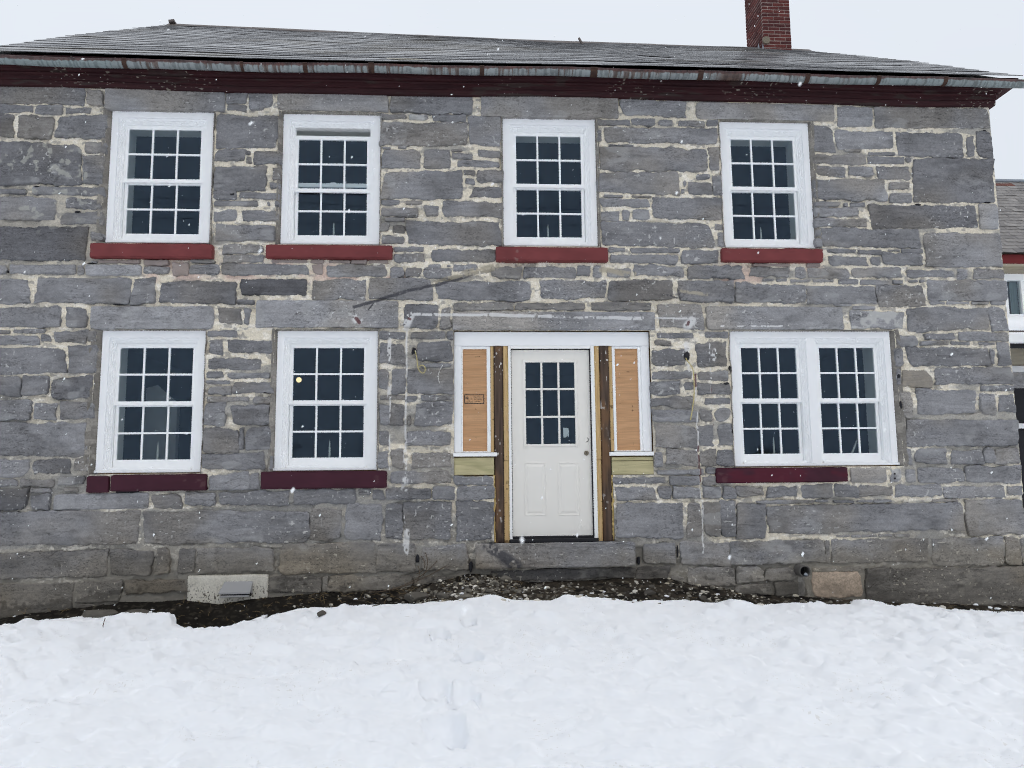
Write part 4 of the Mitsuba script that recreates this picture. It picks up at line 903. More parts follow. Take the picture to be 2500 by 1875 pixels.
# drain pipe
def ring_pipe(x, z, y0, y1, ro, ri, n=28):
    a = np.arange(n)*2*np.pi/n; v = []
    for y, r in ((y1, ro), (y0, ro), (y0, ri), (y1, ri)): v.append(np.c_[x+r*np.cos(a), np.full(n, y), z+r*np.sin(a)])
    v = np.vstack(v); f = []
    for k in range(3):
        for i in range(n):
            j = (i+1) % n; f += [[k*n+i, k*n+j, (k+1)*n+j], [k*n+i, (k+1)*n+j, (k+1)*n+i]]
    return trimesh.Trimesh(v, f, process=False)
PI_ = HOUSE+'__drain_pipe'
labels[PI_] = {'label': 'open dark drain pipe sticking out of the wall low on the right'}
put(PI_+'__pipe', ring_pipe(3.160, -.415, -.20, .05, .063, .052), 'dark_metal', 40)
put(PI_+'__plug', disc_y(3.160, -.05, -.415, .052, .01), 'black_rubber')
put(PI_+'__ice', rock(np.random.default_rng(2), .026, .03, .022).apply_translation((3.175, -.17, -.452)), 'lead_metal', 50)
m = rough_block(3.135, 3.215, -.062, -.03, -.70, -.49, 77, .008)
put(WALL+'__wet_cement', m, 'cement_mat', 35)

for i, (x, z, a, b) in enumerate(((1.38, -.29, .026, .045), (1.81, -.21, .012, .085), (-.44, -.32, .024, .06), (-1.01, -.23, .02, .05), (4.455, 1.94, .016, .045), (4.45, 1.72, .020, .038),
                               (4.45, 1.40, .014, .05), (4.32, .62, .016, .012), (4.32, .57, .016, .012), (2.44, 1.65, .035, .02), (2.48, 1.82, .014, .03), (2.48, 1.10, .01, .04), (-4.26, 2.53, .07, .006), (-5.43, 2.89, .014, .016),
                               (-5.19, 3.85, .04, .008), (-4.55, 2.99, .055, .007), (-3.08, 3.79, .032, .020), (-4.74, 3.57, .035, .012), (-2.64, 1.57, .045, .016), (5.69, 3.80, .05, .007), (4.83, 3.76, .04, .012), (5.73, 4.69, .03, .010))):
    m = rock(np.random.default_rng(400+i), a, .018, b, 2); m.apply_translation((x, -.050, z))
    put(WALL+'__black_gap_lump', m, 'black_rubber', 40)  # near-black lumps standing for the shade in gaps, plus foam spots beside a window

# ---------------------------------------------------------------- cables where the porch lamps hung
for i, (x, z) in enumerate(((-1.062, 2.020), (1.995, 1.965))):
    m = rock(np.random.default_rng(40+i), .034, .018, .055, 2); m.apply_translation((x, -.060, z))
    put(WALL+'__hole_shade', m, 'black_rubber', 40)  # near-black lump in place of the shaded hole behind the cable
pts = spline([(-1.050, -.05, 2.03), (-1.040, -.085, 2.0), (-1.022, -.10, 1.917), (-1.013, -.095, 1.838), (-.989, -.10, 1.786), (-.955, -.10, 1.768), (-.933, -.10, 1.805), (-.950, -.095, 1.85), (-1.000, -.085, 1.842)], 60)
put('cable', tube(pts, .0052, 7), 'cable_yellow', True, label='yellow cable curled in a loop left of the doorway', category='cable')
pts = spline([(1.985, -.05, 1.95), (1.992, -.085, 1.90), (2.034, -.10, 1.833), (2.051, -.10, 1.739), (2.053, -.095, 1.579), (2.033, -.095, 1.407), (1.998, -.09, 1.236)], 50)
put('cable', tube(pts, .0058, 7), 'cable_yellow', True, label='long yellow cable hanging straight down right of the doorway', category='cable')
pts = spline([(-.742, -.062, 1.86), (-.775, -.085, 1.80), (-.790, -.09, 1.74), (-.775, -.08, 1.66)], 24)
put('wire', tube(pts, .0032, 6), 'cable_white', True, label='thin white wire end on the wall left of the sidelight', category='wire')

# ---------------------------------------------------------------- candles, bulb and an added bright sheet behind the panes
CANDLES = [('second upper window, under the lowered sash', -1.998, UZ0+.05, 3.553, 0), ('upper window above the doorway', .476, UZ0+.05, 3.547, 0), ('right hand upper window', 3.020, UZ0+.05, 3.541, 0),
           ('leftmost lower window', -3.858, .77, 1.043, 0), ('lower window left of the doorway', -2.000, .77, 1.055, 0), ('left half of the double window', 3.045, .77, 1.052, 0), ('right half of the double window, leaning over', 3.925, .77, 1.04, .42)]
for k, (where, x, zb, zt, lean) in enumerate(CANDLES):
    root = 'electric_candle' + (f'_{k:03d}' if k else '')
    h = zt-zb
    R = trimesh.transformations.rotation_matrix(lean, [0, 1, 0])
    def at(m):
        m = m.copy(); m.apply_transform(R); m.apply_translation((x, .19, zb)); return m
    st = trimesh.creation.cylinder(radius=.0105, height=h*.72, sections=16); st.apply_translation((0, 0, h*.36+.012))
    put(root+'__stick', at(st), 'candle_white', 40)
    bs = trimesh.creation.revolve(np.array([[0, 0], [.034, 0], [.034, .006], [.012, .018], [0, .018]]), sections=20)
    put(root+'__base', at(bs), 'candle_white', 40)
    bu = trimesh.creation.revolve(np.array([[0, h*.72+.012], [.005, h*.72+.012], [.0085, h*.80], [.006, h*.92], [.0015, h+.01], [0, h+.01]]), sections=14)
    put(root+'__bulb', at(bu), 'candle_white', 40)
    tag(root, 'white electric candle standing in the ' + where, 'candle', 'electric candles in the windows')
scene['light_bulb'] = mikit.ply(trimesh.creation.icosphere(subdivisions=3, radius=.034).apply_translation((-2.633, 1.5, 1.901)), 'candle_white', True,
                                emitter={'type': 'area', 'radiance': {'type': 'rgb', 'value': (.85, .62, .32)}})
tag('light_bulb', 'lit warm bulb hanging inside the lower window left of the doorway', 'light bulb')
v = np.array([[.600, .10, 1.175], [.665, .10, 1.17], [.665, .102, 1.075], [.655, .10, 1.07], [.645, .10, 1.10], [.638, .10, 1.068], [.602, .10, 1.063]])
put('bright_sheet', trimesh.creation.extrude_polygon(Polygon(v[:, [0, 2]]), .001, engine='earcut').apply_transform(np.array([[1, 0, 0, 0], [0, 0, 1, .115], [0, 1, 0, 0], [0, 0, 0, 1.]])), 'bright_sheet_mat', label='white sheet added for the light showing in the lower right pane of the door', category='bright_sheet')  # white sheet added to imitate the light showing in the pane

# ---------------------------------------------------------------- ground
SNOW_EDGE = np.array([(-5.185, -0.191, -0.785), (-4.988, -0.196, -0.773), (-4.668, -0.218, -0.739), (-4.344, -0.261, -0.715), (-4.025, -0.303, -0.714), (-3.857, -0.326, -0.686), (-3.613, -0.358, -0.681), (-3.394, -0.387, -0.685), (-3.284, -0.651, -0.742), (-3.13, -0.663, -0.82), (-2.811, -0.688, -0.784), (-2.458, -0.715, -0.699), (-2.462, -0.464, -0.691), (-2.096, -0.493, -0.639), (-1.622, -0.557, -0.618), (-1.385, -0.592, -0.605), (-1.031, -0.645, -0.604), (-0.68, -0.661, -0.593), (-0.389, -0.67, -0.546), (-0.211, -0.676, -0.521), (-0.033, -0.682, -0.575), (0.344, -0.695, -0.584), (0.483, -0.699, -0.543), (0.761, -0.674, -0.564), (1.186, -0.631, -0.607), (1.56, -0.594, -0.608), (2.066, -0.54, -0.663), (2.198, -0.52, -0.636), (2.327, -0.501, -0.695), (2.875, -0.419, -0.715), (3.527, -0.365, -0.736), (3.603, -0.36, -0.692), (3.746, -0.35, -0.705), (3.891, -0.341, -0.768), (4.261, -0.316, -0.771), (4.848, -0.293, -0.838), (5.527, -0.279, -0.868)])
DIRT_WALL = np.array([(-5.268, -0.756), (-5.027, -0.72), (-4.745, -0.685), (-4.521, -0.661), (-4.096, -0.608), (-3.635, -0.625), (-3.411, -0.605), (-3.071, -0.641), (-2.631, -0.591), (-2.568, -0.592), (-2.042, -0.569), (-1.572, -0.548), (-1.257, -0.541), (-0.946, -0.488), (-0.467, -0.398), (-0.221, -0.403), (0.161, -0.483), (0.799, -0.494), (1.189, -0.463), (1.71, -0.472), (1.97, -0.542), (2.362, -0.597), (2.455, -0.656), (2.888, -0.686), (3.222, -0.706), (3.759, -0.756), (4.125, -0.78), (4.643, -0.791), (5.013, -0.811), (5.701, -0.847)])
def rag1(x, s, f, a): return a*(meshkit.fbm(np.c_[np.ravel(x)*f, np.zeros((np.size(x), 2))]+s, 4)-.5).reshape(np.shape(x))
def edge_y(x): return np.interp(x, SNOW_EDGE[:, 0], SNOW_EDGE[:, 1])
def edge_z(x): return np.interp(x, SNOW_EDGE[:, 0], SNOW_EDGE[:, 2])
o = np.argsort(SNOW_EDGE[:, 0]); SNOW_EDGE = SNOW_EDGE[o]
PRINTS = [(-.72, -1.80, .17, .075, .06, 0), (-.475, -1.42, .10, .06, .04, 0), (-.48, -2.35, .22, .085, .07, .05), (-.71, -3.02, .22, .10, .055, .1), (-.52, -3.25, .17, .09, .05, 0), (-.63, -3.72, .24, .11, .07, .2)]
def dense(lo, a, b, hi, step, grow=1.25):
    l = [a]; s = step
    while l[-1] > lo: s *= grow; l.append(l[-1]-s)
    r = [b]; s = step
    while r[-1] < hi: s *= grow; r.append(r[-1]+s)
    return np.r_[l[::-1], np.arange(a+step, b, step), r]
sx = dense(-500, -6.0, 6.0, 500, .017)
sv = np.r_[0, dense(0, 0.004, 4.9, 500, .014)]; sv = sv[sv >= 0]
XX, VV = np.meshgrid(sx, sv, indexing='ij')
def smoothed(col):
    g = np.interp(np.linspace(-8, 8, 801), SNOW_EDGE[:, 0], SNOW_EDGE[:, col])
    return np.convolve(np.pad(g, 60, 'edge'), np.ones(121)/121, 'valid')[np.clip(((sx+8)/16*800).astype(int), 0, 800)]
blend = np.exp(-(VV/.28)**2)
YY = edge_y(XX)*blend + smoothed(1)[:, None]*(1-blend) + (rag1(XX, 3., 9., .07)+rag1(XX, 8., 31., .045))*np.exp(-VV/.15) - VV
ez = edge_z(XX)
# smooth the height of the edge away from the wall
wide = smoothed(2)
zed = ez*blend + wide[:, None]*(1-blend)
t = np.clip(VV/4.2, 0, 1); t = t*(1.25-.25*t)
ZZ = zed*(1-t) + (-.93)*t
near = np.exp(-np.maximum(np.abs(XX)-6, 0)/3)*np.exp(-np.maximum(VV-5, 0)/3)
P = np.stack([XX, YY, XX*0], -1)
bumps = .080*(meshkit.fbm(P*[1.3, 2.2, 1], 3, seed=1)-.5) + .100*(meshkit.fbm(P*[3.5, 6.0, 1], 3, seed=2)-.5) + .014*(meshkit.fbm(P*[13, 19, 1], 3, seed=3)-.5)
lump = np.maximum(meshkit.noise(P*[6, 9, 1]+3, seed=9)-.55, 0)*.13 + np.maximum(meshkit.noise(P*[15, 22, 1]+3, seed=10)-.66, 0)*.07 + .004*(meshkit.noise(P*[34, 48, 1], seed=12)-.5)
ZZ += (bumps+lump)*near*np.clip(VV/.15, .3, 1)
for px_, py_, L_p, W_p, dep, rot_ in PRINTS:
    u = (XX-px_)*math.cos(rot_)+(YY-py_)*math.sin(rot_); w = -(XX-px_)*math.sin(rot_)+(YY-py_)*math.cos(rot_)
    q = (np.abs(u)/W_p)**2.6 + (np.abs(w)/L_p)**2.6
    ZZ += -dep*2.1*np.clip(1.25-q, 0, 1)**.5*(q < 1.25)*(1-.35*np.clip(w/L_p, -1, 1)) + .022*np.exp(-((np.sqrt(q)-1.35)/.22)**2)*(meshkit.noise(P*25, seed=5)*1.4)
ZZ[:, 0] -= .10; 
ZZ[:, 1] -= .012
n0, n1 = XX.shape; ii = np.arange(n0*n1).reshape(n0, n1)
a, b, c_, d = ii[:-1, :-1].ravel(), ii[1:, :-1].ravel(), ii[1:, 1:].ravel(), ii[:-1, 1:].ravel()
put('snow', trimesh.Trimesh(np.stack([XX, YY, ZZ], -1).reshape(-1, 3), np.vstack([np.c_[a, c_, b], np.c_[a, d, c_]]), process=False), 'snow_mat', True, kind='structure')
labels['snow'] = {'kind': 'structure', 'label': 'trodden white snow sloping up to the house'}
v = np.array([[-500, -600, -1.45], [500, -600, -1.45], [500, 600, -1.45], [-500, 600, -1.45]], float)
put('ground', trimesh.Trimesh(v, [[0, 1, 2], [0, 2, 3]], process=False), 'snow_mat', kind='structure', label='snow covered ground beyond the house')
# bare soil along the wall
dx_ = np.arange(-5.9, 6.2, .022); ds = np.linspace(0, 1, 44)
DX, DS = np.meshgrid(dx_, ds, indexing='ij')
wz = np.interp(DX, DIRT_WALL[:, 0], DIRT_WALL[:, 1]); yo = np.interp(DX, SNOW_EDGE[:, 0], SNOW_EDGE[:, 1])-.22; zo = np.interp(DX, SNOW_EDGE[:, 0], SNOW_EDGE[:, 2])-.085
DY = -.02 + (yo+.02)*DS; DZ = wz*(1-DS) + zo*DS
Pd = np.stack([DX, DY, DX*0], -1)
DZ -= .16*np.exp(-((DX+2.95)/.42)**2)*np.clip(DS*2.2-.5, 0, 1)
DZ += (.065*(meshkit.fbm(Pd*5, 3, seed=11)-.5) + .035*(meshkit.fbm(Pd*18, 3, seed=12)-.5))*np.clip(DS*6, .25, 1) + .02*np.sin(DS*np.pi)
n0, n1 = DX.shape; ii = np.arange(n0*n1).reshape(n0, n1)
a, b, c_, d = ii[:-1, :-1].ravel(), ii[1:, :-1].ravel(), ii[1:, 1:].ravel(), ii[:-1, 1:].ravel()
put('soil', trimesh.Trimesh(np.stack([DX, DY, DZ], -1).reshape(-1, 3), np.vstack([np.c_[a, c_, b], np.c_[a, d, c_]]), process=False), 'dirt_mat', True, kind='structure', label='strip of bare dark soil along the foot of the wall')
def soil_at(x, s):
    i = int(np.clip((x+5.9)/.022, 0, n0-1)); j = int(np.clip(s*43, 0, 43)); return np.array([x, DY[i, j], DZ[i, j]])
# rubble
rg = np.random.default_rng(77)
gm, gu = [], []
for _ in range(1500):
    x = rg.choice([rg.normal(-.45, .42), rg.uniform(-1.0, 2.6), rg.uniform(1.6, 3.4), rg.uniform(-5, 5.6)], p=[.50, .28, .12, .10])
    if not -5.7 < x < 5.6: continue
    p = soil_at(x, rg.beta(1.5, 1.2)*.86+.04)
    s = rg.choice([.008, .012, .018, .027], p=[.4, .33, .2, .07])*rg.uniform(.7, 1.3)
    m = rock(rg, s*rg.uniform(.8, 1.6), s, s*rg.uniform(.5, .9), 1); m.apply_transform(trimesh.transformations.rotation_matrix(rg.uniform(0, 6), [0, 0, 1])); m.apply_translation(p+[0, 0, s*.3])
    gm.append(m); gu.append(np.tile([rg.random(), float(rg.random() < .28)], (len(m.vertices), 1)))
put('rubble', cat(gm), 'rubble_mat', uv=np.vstack(gu), kind='stuff', label='loose gravel and chips of stone on the bare soil', category='rubble')
BIG = [(-1.00, .60, .135, .075, .055, .25, 0, 'largest flat brown stone at the left end of the rubble'), (-.72, .62, .075, .05, .045, .3, 0, 'brown stone next to the largest one in the rubble'), (-.50, .70, .062, .05, .035, .7, 0, 'grey stone at the snow edge below the left sidelight'),
       (-.20, .42, .055, .045, .035, .8, 0, 'pale grey stone in the rubble left of the step'), (-.10, .20, .085, .05, .04, .55, 0, 'dark stone under the left end of the doorstep'), (.22, .78, .06, .04, .03, .9, 1, 'cream coloured stone at the snow edge below the door'),
       (.62, .80, .05, .035, .025, .6, 1, 'small tan stone in the soil below the doorstep'), (1.38, .60, .07, .05, .045, .05, 0, 'dark block lying in the soil right of the doorstep'), (1.24, .55, .03, .025, .022, .9, 1, 'small white stone beside the dark block'),
       (2.52, .70, .06, .04, .03, .95, 1, 'yellowish stone at the snow edge below the double window'), (4.62, .55, .045, .035, .03, .9, 1, 'white chip of stone in front of the rough footing stone'),
       (-4.15, .65, .17, .07, .06, .25, 0, 'long brown stone capped with snow at the far left'), (-3.75, .75, .13, .06, .04, .15, 0, 'dark stone half under the snow at the left'), (-1.35, .80, .09, .05, .04, .1, 0, 'dark stone edged with snow below the second window')]
rk = np.random.default_rng(19)
for x, s, a_, b_, c2, tone, kd, lab in BIG:
    m = rock(rk, a_, b_, c2, 3); m.apply_transform(trimesh.transformations.rotation_matrix(rk.uniform(-.3, .3), [0, 0, 1])); m.apply_translation(soil_at(x, s)+[0, 0, c2*.45])
    put('loose_stone', m, 'rubble_mat', 40, ) if False else None
    uv = np.tile([tone, float(kd)], (len(m.vertices), 1))
    put('loose_stone', m, 'rubble_mat', uv=uv, label=lab, category='stone', group='loose stones at the foot of the wall')
def snow_h(x, y):
    i = np.argmin(np.abs(sx-x)); j = np.argmin(np.abs(YY[i]-y)); return ZZ[i, j]
x, y = -1.86, -.90
m = rock(rk, .055, .035, .032, 3); m.apply_translation((x, y, snow_h(x, y)+.018))
put('loose_stone', m, 'rubble_mat', uv=np.tile([.12, 0.], (len(m.vertices), 1)), label='dark stone lying alone on the snow below the second window', category='stone', group='loose stones at the foot of the wall')
x, y = -3.95, -.72
put('twig', tube([(x, y, snow_h(x, y)-.05), (x+.012, y, snow_h(x, y)+.04), (x+.02, y+.01, snow_h(x, y)+.085)], .004, 6), 'twig_mat', True, label='bare twig standing in the snow at the left', category='twig')
sc_, rs_ = [], np.random.default_rng(55)
for _ in range(90):
    x = rs_.uniform(-5.4, 5.5); q = rs_.beta(1.2, 2.2)*.35; p = np.array([x, float(edge_y(x))+q-.05, 0]); st_ = np.clip(1-(q+.17)/(abs(float(edge_y(x)))+.2), .05, .95)
    p = soil_at(x, st_); a_ = rs_.choice([.010, .016, .026], p=[.45, .35, .2])*rs_.uniform(.7, 1.3)
    m = rock(rs_, a_*rs_.uniform(1, 1.6), a_*.9, a_*.6, 1); m.apply_translation(p+[0, 0, a_*.12]); sc_.append(m)
put('snow_clumps', cat(sc_), 'snow_mat', 50, kind='stuff', label='clumps of snow left on the soil along the snow edge', category='snow')
# twigs and dead grass on the soil
tw = []
for _ in range(320):
    x = rg.choice([rg.uniform(-3.4, -1.0), rg.uniform(-1.2, 0.1), rg.uniform(-5.4, 5.4)], p=[.5, .2, .3]); p = soil_at(x, rg.uniform(.05, .9))
    d = rg.normal(0, 1, 3)*[1, .5, .55]; d[2] = abs(d[2]); d /= np.linalg.norm(d); L = rg.uniform(.03, .11)
    tw.append(tube([p, p+d*L*.5, p+d*L+[0, 0, -.015]], [.0022, .0017, .0008], 4))
for px_, py_, L_p, W_p, dep, rot_ in PRINTS[:3]:
    for _ in range(60):
        x, y = px_+rg.normal(0, W_p*.4), py_-L_p*.55+rg.normal(0, L_p*.16); p = np.array([x, y, snow_h(x, y)+.002]); d = rg.normal(0, 1, 3)*[1, 1, .2]; d /= np.linalg.norm(d)
        tw.append(tube([p, p+d*.014, p+d*.028+[0, 0, .004]], [.0026, .0022, .001], 4))
put('dead_grass', cat(tw), 'grass_dead', kind='stuff', label='dead grass and root ends on the bare soil and in the footprints', category='grass')
vt = [[(-1.00, -.10, -.30), (-.985, -.14, -.36), (-1.01, -.12, -.45)], [(-.70, -.09, -.30), (-.95, -.16, -.42), (-1.25, -.2, -.52), (-1.5, -.16, -.55)], [(-.80, -.08, -.25), (-.99, -.13, -.41), (-1.35, -.22, -.53)], [(-.93, -.08, -.16), (-.90, -.16, -.27), (-.95, -.12, -.40)], [(-.97, -.08, -.20), (-.93, -.14, -.30), (-1.02, -.10, -.38)]]
put('dead_vine', cat([tube(spline(v_, 20), .0045, 5) for v_ in vt]), 'twig_mat', True, label='bare brown vine stems leaning on the wall left of the doorstep', category='vine')

# ---------------------------------------------------------------- falling snow
rf = np.random.default_rng(99); fl = []
RIGHT = np.cross(FWD, UP)
octa = np.array([[1, 0, 0], [-1, 0, 0], [0, 1, 0], [0, -1, 0], [0, 0, 1], [0, 0, -1]], float); of = np.array([[0, 2, 4], [2, 1, 4], [1, 3, 4], [3, 0, 4], [2, 0, 5], [1, 2, 5], [3, 1, 5], [0, 3, 5]])
for k in range(3300):
    x, y, z = rf.uniform(-7, 7), rf.uniform(-7.4, -.25), rf.uniform(-.6, 6.5)
    d = np.array([x, y, z])-CAM
    if d @ FWD < 1.4: continue
    s = rf.choice([.0018, .0026, .0036, .0050], p=[.46, .34, .15, .05])
    if k < 16:                                                       # a few close by, out of focus
        d = FWD*rf.uniform(.45, 1.3); d = d + RIGHT*(d @ FWD)*rf.uniform(-.62, .62) + UP*(d @ FWD)*rf.uniform(-.46, .46)
        x, y, z = CAM+d; s = rf.uniform(.0010, .0020)
    th = rf.normal(.5, .35)
    a = np.array([math.sin(th), 0, math.cos(th)])
    v = octa*[s, s, s]; v = v + np.outer(v @ a, a)*.9
    fl.append((v+[x, y, z], of))
V = np.concatenate([q[0] for q in fl]); F = np.concatenate([q[1]+6*i for i, q in enumerate(fl)])
put('falling_snow', trimesh.Trimesh(V, F, process=False), 'flake_mat', kind='stuff', label='scattered snowflakes falling in front of the house', category='snow')

# ---------------------------------------------------------------- house behind on the right
N = 'farmhouse'
labels[N] = {'label': 'cream sided house with red fascia and snowy porch roof behind the right corner', 'category': 'house'}
mat('siding_paint', mikit.proc(lambda p, n, uv: mi.Color3f(.46, .42, .335)*(.9+.2*noise(p.x*5, p.z*60, 2.))), .7)
mat('fascia_red', (.15, .018, .020), .55)
mat('old_slate', mikit.proc(lambda p, n, uv: mix(mix((.155, .145, .142), (.27, .255, .245), uv.x), (.15, .06, .045), uv.y)*(.8+.4*noise(p.x*14, p.y*14, p.z*14))), .6)
mat('curtain_lace', (.30, .34, .33), .9)
NY = 10.0
bd = []
z = -1.4
while z < 6.05:
    if not (3.07 < z < 3.3 or z < 2.65):
        v = np.array([[11.5, NY, z+.115], [21, NY, z+.115], [21, NY-.014, z], [11.5, NY-.014, z]])
        m = trimesh.Trimesh(np.vstack([v, v+[0, .03, 0]]), [[0, 1, 2], [0, 2, 3], [2, 6, 7], [2, 7, 3]], process=False)
        clear = z > 5.75 or z+.115 < 4.5
        if clear: put(N+'__clapboard', m, 'siding_paint')
        else:
            v1, v2 = v.copy(), v.copy(); v1[[1, 2], 0] = 13.16; v2[[0, 3], 0] = 15.2
            for v_ in (v1, v2): put(N+'__clapboard', trimesh.Trimesh(np.vstack([v_, v_+[0, .03, 0]]), [[0, 1, 2], [0, 2, 3], [2, 6, 7], [2, 7, 3]], process=False), 'siding_paint')
    z += .118
put(N+'__wall', cat([box(11.5, 13.2, NY+.03, NY+.2, -1.4, 6.3), box(15.16, 21, NY+.03, NY+.2, -1.4, 6.3), box(13.2, 15.16, NY+.03, NY+.2, 5.7, 6.3), box(13.2, 15.16, NY+.03, NY+.2, 2.75, 4.55), box(11.5, 11.7, NY+.2, 17, -1.4, 6.3), box(20.8, 21, NY+.2, 17, -1.4, 6.3)]), 'siding_paint')
put(N+'__window_frame', cat(frame4(13.17, 15.19, 4.53, 5.67, .19, .19, .17, .09, NY-.05, NY+.10, .005) + [box(13.74, 13.83, NY-.03, NY+.1, 4.62, 5.50, .004)]), 'white_vinyl')
put(N+'__window_pane', trimesh.Trimesh(np.array([[13.36, NY+.03, 4.62], [13.74, NY+.03, 4.62], [13.74, NY+.03, 5.5], [13.36, NY+.03, 5.5]]), [[0, 1, 2], [0, 2, 3]], process=False), 'pane_glass')
put(N+'__window_pane', trimesh.Trimesh(np.array([[13.83, NY+.03, 4.62], [15.0, NY+.03, 4.62], [15.0, NY+.03, 5.5], [13.83, NY+.03, 5.5]]), [[0, 1, 2], [0, 2, 3]], process=False), 'pane_glass')
cu = []
for x0, x1 in ((13.36, 13.46), (13.55, 13.73), (13.9, 14.2)):
    xs_ = np.linspace(x0, x1, 24); ys_ = NY+.13+.02*np.sin(xs_*90)
    v = np.vstack([np.c_[xs_, ys_, np.full(24, 4.62)], np.c_[xs_, ys_, np.full(24, 5.5)]])
    cu.append(trimesh.Trimesh(v, [t_ for i in range(23) for t_ in ([i, i+1, 25+i], [i, 25+i, 24+i])], process=False))
put(N+'__curtain', cat(cu), 'curtain_lace', True)
put(N+'__fascia', box(11.2, 21.3, 9.60, 9.66, 5.845, 6.075, .006), 'fascia_red')
put(N+'__soffit', box(11.2, 21.3, 9.66, NY+.03, 5.86, 5.90), 'siding_paint')
# its slates
rn = np.random.default_rng(8)
ns, nu = [], []
RZ0, RZ1, RY0, RY1 = 6.085, 9.36, 9.52, 13.0
def npt(x, s, h): 
    L = math.hypot(RZ1-RZ0, RY1-RY0); return np.array([x, RY0+(RY1-RY0)*s-h*(RZ1-RZ0)/L, RZ0+(RZ1-RZ0)*s+h*(RY1-RY0)/L])
NR = 25
for r in range(NR):
    x = 11.2 - (r % 2)*.15
    while x < 21.2:
        w = rn.choice([.28, .34, .42]); x0, x1 = x, min(x+w-.008, 21.25); x += w
        s0 = r/NR + rn.normal(0, .0014); s1 = min(s0+2/NR, 1); h0 = .02+abs(rn.normal(0, .005)); sk = rn.normal(0, .0022)
        p = [npt(x0, s0-sk, h0), npt(x1, s0+sk, h0+rn.normal(0, .004)), npt(x1, s1, .002), npt(x0, s1, .002)]
        nn = np.array([0, -.68, .72])*.010; v = np.array(p+[q+nn for q in p])
        m = trimesh.Trimesh(v, [[4, 5, 6], [4, 6, 7], [0, 1, 5], [0, 5, 4], [1, 2, 6], [1, 6, 5], [3, 0, 4], [3, 4, 7]], process=False)
        red = 1. if (r == NR-2 and 14.9 < x0 < 15.9) else 0.
        uv = np.tile([np.clip(rn.normal(.6, .22), 0, 1), red], (8, 1))
        if 12.6 < x1 and x0 < 16.2: put(N+'__roof__slate', m, 'old_slate', uv=uv)
        else: ns.append(m); nu.append(uv)
put(N+'__roof__slate_courses', cat(ns), 'old_slate', uv=np.vstack(nu), kind='stuff')
put(N+'__roof__boards', trimesh.Trimesh(np.array([npt(11.2, 0, -.01), npt(21.2, 0, -.01), npt(21.2, 1, -.01), npt(11.2, 1, -.01), [21.2, 16.6, 6.], [11.2, 16.6, 6.]]), [[0, 1, 2], [0, 2, 3], [3, 2, 4], [3, 4, 5]], process=False), 'ridge_metal')
put(N+'__roof__ridge_cap', box(11.2, 21.2, 12.88, 13.12, 9.33, 9.41, .02), 'lead_metal')
# porch: snow covered roof, white gutter board, black slab painting the shade of the recess, a rail
put(N+'__porch_roof', trimesh.Trimesh(np.array([[11.6, 8.5, 3.90], [21, 8.5, 3.90], [21, NY, 4.42], [11.6, NY, 4.42], [11.6, 8.5, 3.84], [21, 8.5, 3.84], [21, NY, 4.36], [11.6, NY, 4.36]]), [[0, 1, 2], [0, 2, 3], [4, 6, 5], [4, 7, 6], [0, 4, 5], [0, 5, 1]], process=False), 'ridge_metal')
sxs = np.linspace(11.6, 21, 120); rows = []
for s_, th_ in ((0, .0), (.02, .09), (.3, .15), (.8, .16), (1, .10)):
    rows.append(np.c_[sxs, np.full(120, 8.56+(NY-8.6)*s_), 3.925+.5*s_+th_*(.8+.5*meshkit.noise(np.c_[sxs*3, sxs*0+s_*5, sxs*0]))])
v = np.concatenate(rows); f = [t_ for k in range(4) for i in range(119) for t_ in ([k*120+i, k*120+i+1, (k+1)*120+i+1], [k*120+i, (k+1)*120+i+1, (k+1)*120+i])]
put(N+'__porch_snow', trimesh.Trimesh(v, f, process=False), 'snow_mat', True, label='snow lying on the porch roof')
put(N+'__porch_gutter', cat([box(11.6, 21, 8.40, 8.50, 3.60, 3.83, .02), box(11.6, 21, 8.43, 8.55, 3.77, 3.86, .01)]), 'white_vinyl')
put(N+'__porch_fascia', box(11.6, 21, 8.52, 8.58, 3.50, 3.64), 'black_rubber')
put(N+'__band_board', box(11.5, 21, NY-.06, NY+.03, 3.125, 3.285, .005), 'white_wood')
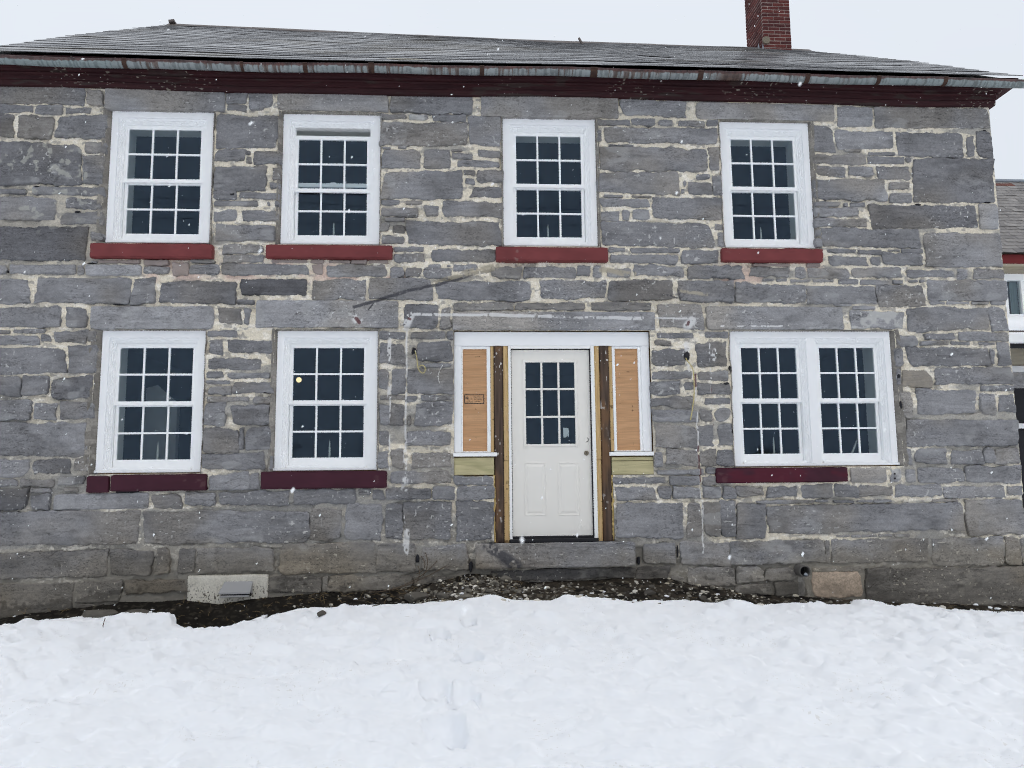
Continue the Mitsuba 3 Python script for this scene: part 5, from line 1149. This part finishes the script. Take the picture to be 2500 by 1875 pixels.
m = rough_block(11.6, 21, NY-.04, NY+.15, 2.72, 3.12, 91, .02)
put(N+'__stone_band', m, 'stone_mat', uv=np.tile([.6, 0.], (len(m.vertices), 1)))
put(N+'__porch_shade', box(11.6, 21, NY+.02, NY+.2, -1.4, 2.72), 'black_rubber')  # flat black slab, the shade inside the porch put into its colour
put(N+'__rail', cat([box(11.6, 21, NY-.10, NY-.02, 1.70, 1.83, .01)] + [box(x, x+.09, NY-.09, NY-.03, -1.3, 1.70, .01) for x in (12.4, 16.5, 18.5)]), 'white_wood')

# ---------------------------------------------------------------- what the panes mirror: wires along the lane and bare trees across the field
for k, (y, zb) in enumerate(((-14.0, 8.25), (-14.4, 8.95))):
    x = np.linspace(-26, 26, 80)
    put('overhead_wire', tube(np.c_[x, np.full(80, y), zb+1.1*(x/26)**2], .011, 6), 'black_rubber', True, label=('lower' if k == 0 else 'upper') + ' overhead wire along the lane, mirrored in the upper window panes', category='wire', group='wires along the lane')
def bare_tree(x, y, h, seed):
    q = np.random.default_rng(seed); out = []
    def grow(p, d, L, rad, lev):
        n = 5; pts = [p]
        for i in range(n):
            d = d + q.normal(0, .10, 3); d /= np.linalg.norm(d); pts.append(pts[-1]+d*L/n)
        out.append(tube(pts, np.linspace(rad, rad*.55, n+1), 6 if lev < 2 else 4))
        if lev == 5: return
        for _ in range(4 if lev else 6):
            b = pts[q.integers(2, n+1)]; e = d + q.normal(0, .55, 3); e[2] = abs(e[2])*.8+.15; e /= np.linalg.norm(e)
            grow(b, e, L*q.uniform(.55, .78), rad*.5, lev+1)
    grow(np.array([x, y, -1.]), np.array([0, 0, 1.]), h*.34, h*.022, 0)
    return cat(out)
for k, (x, y, h, lab) in enumerate(((-13.2, -45., 6.6, 'bare tree across the field, mirrored left in the lower window with the bulb'), (-6.6, -46., 6.9, 'bare tree across the field, mirrored right in the lower window with the bulb'), (21., -44., 5.6, 'bare tree across the field, mirrored in the double window'))):
    put('bare_tree', bare_tree(x, y, h, 60+k), 'twig_mat', True, label=lab, category='tree', group='bare trees across the field')
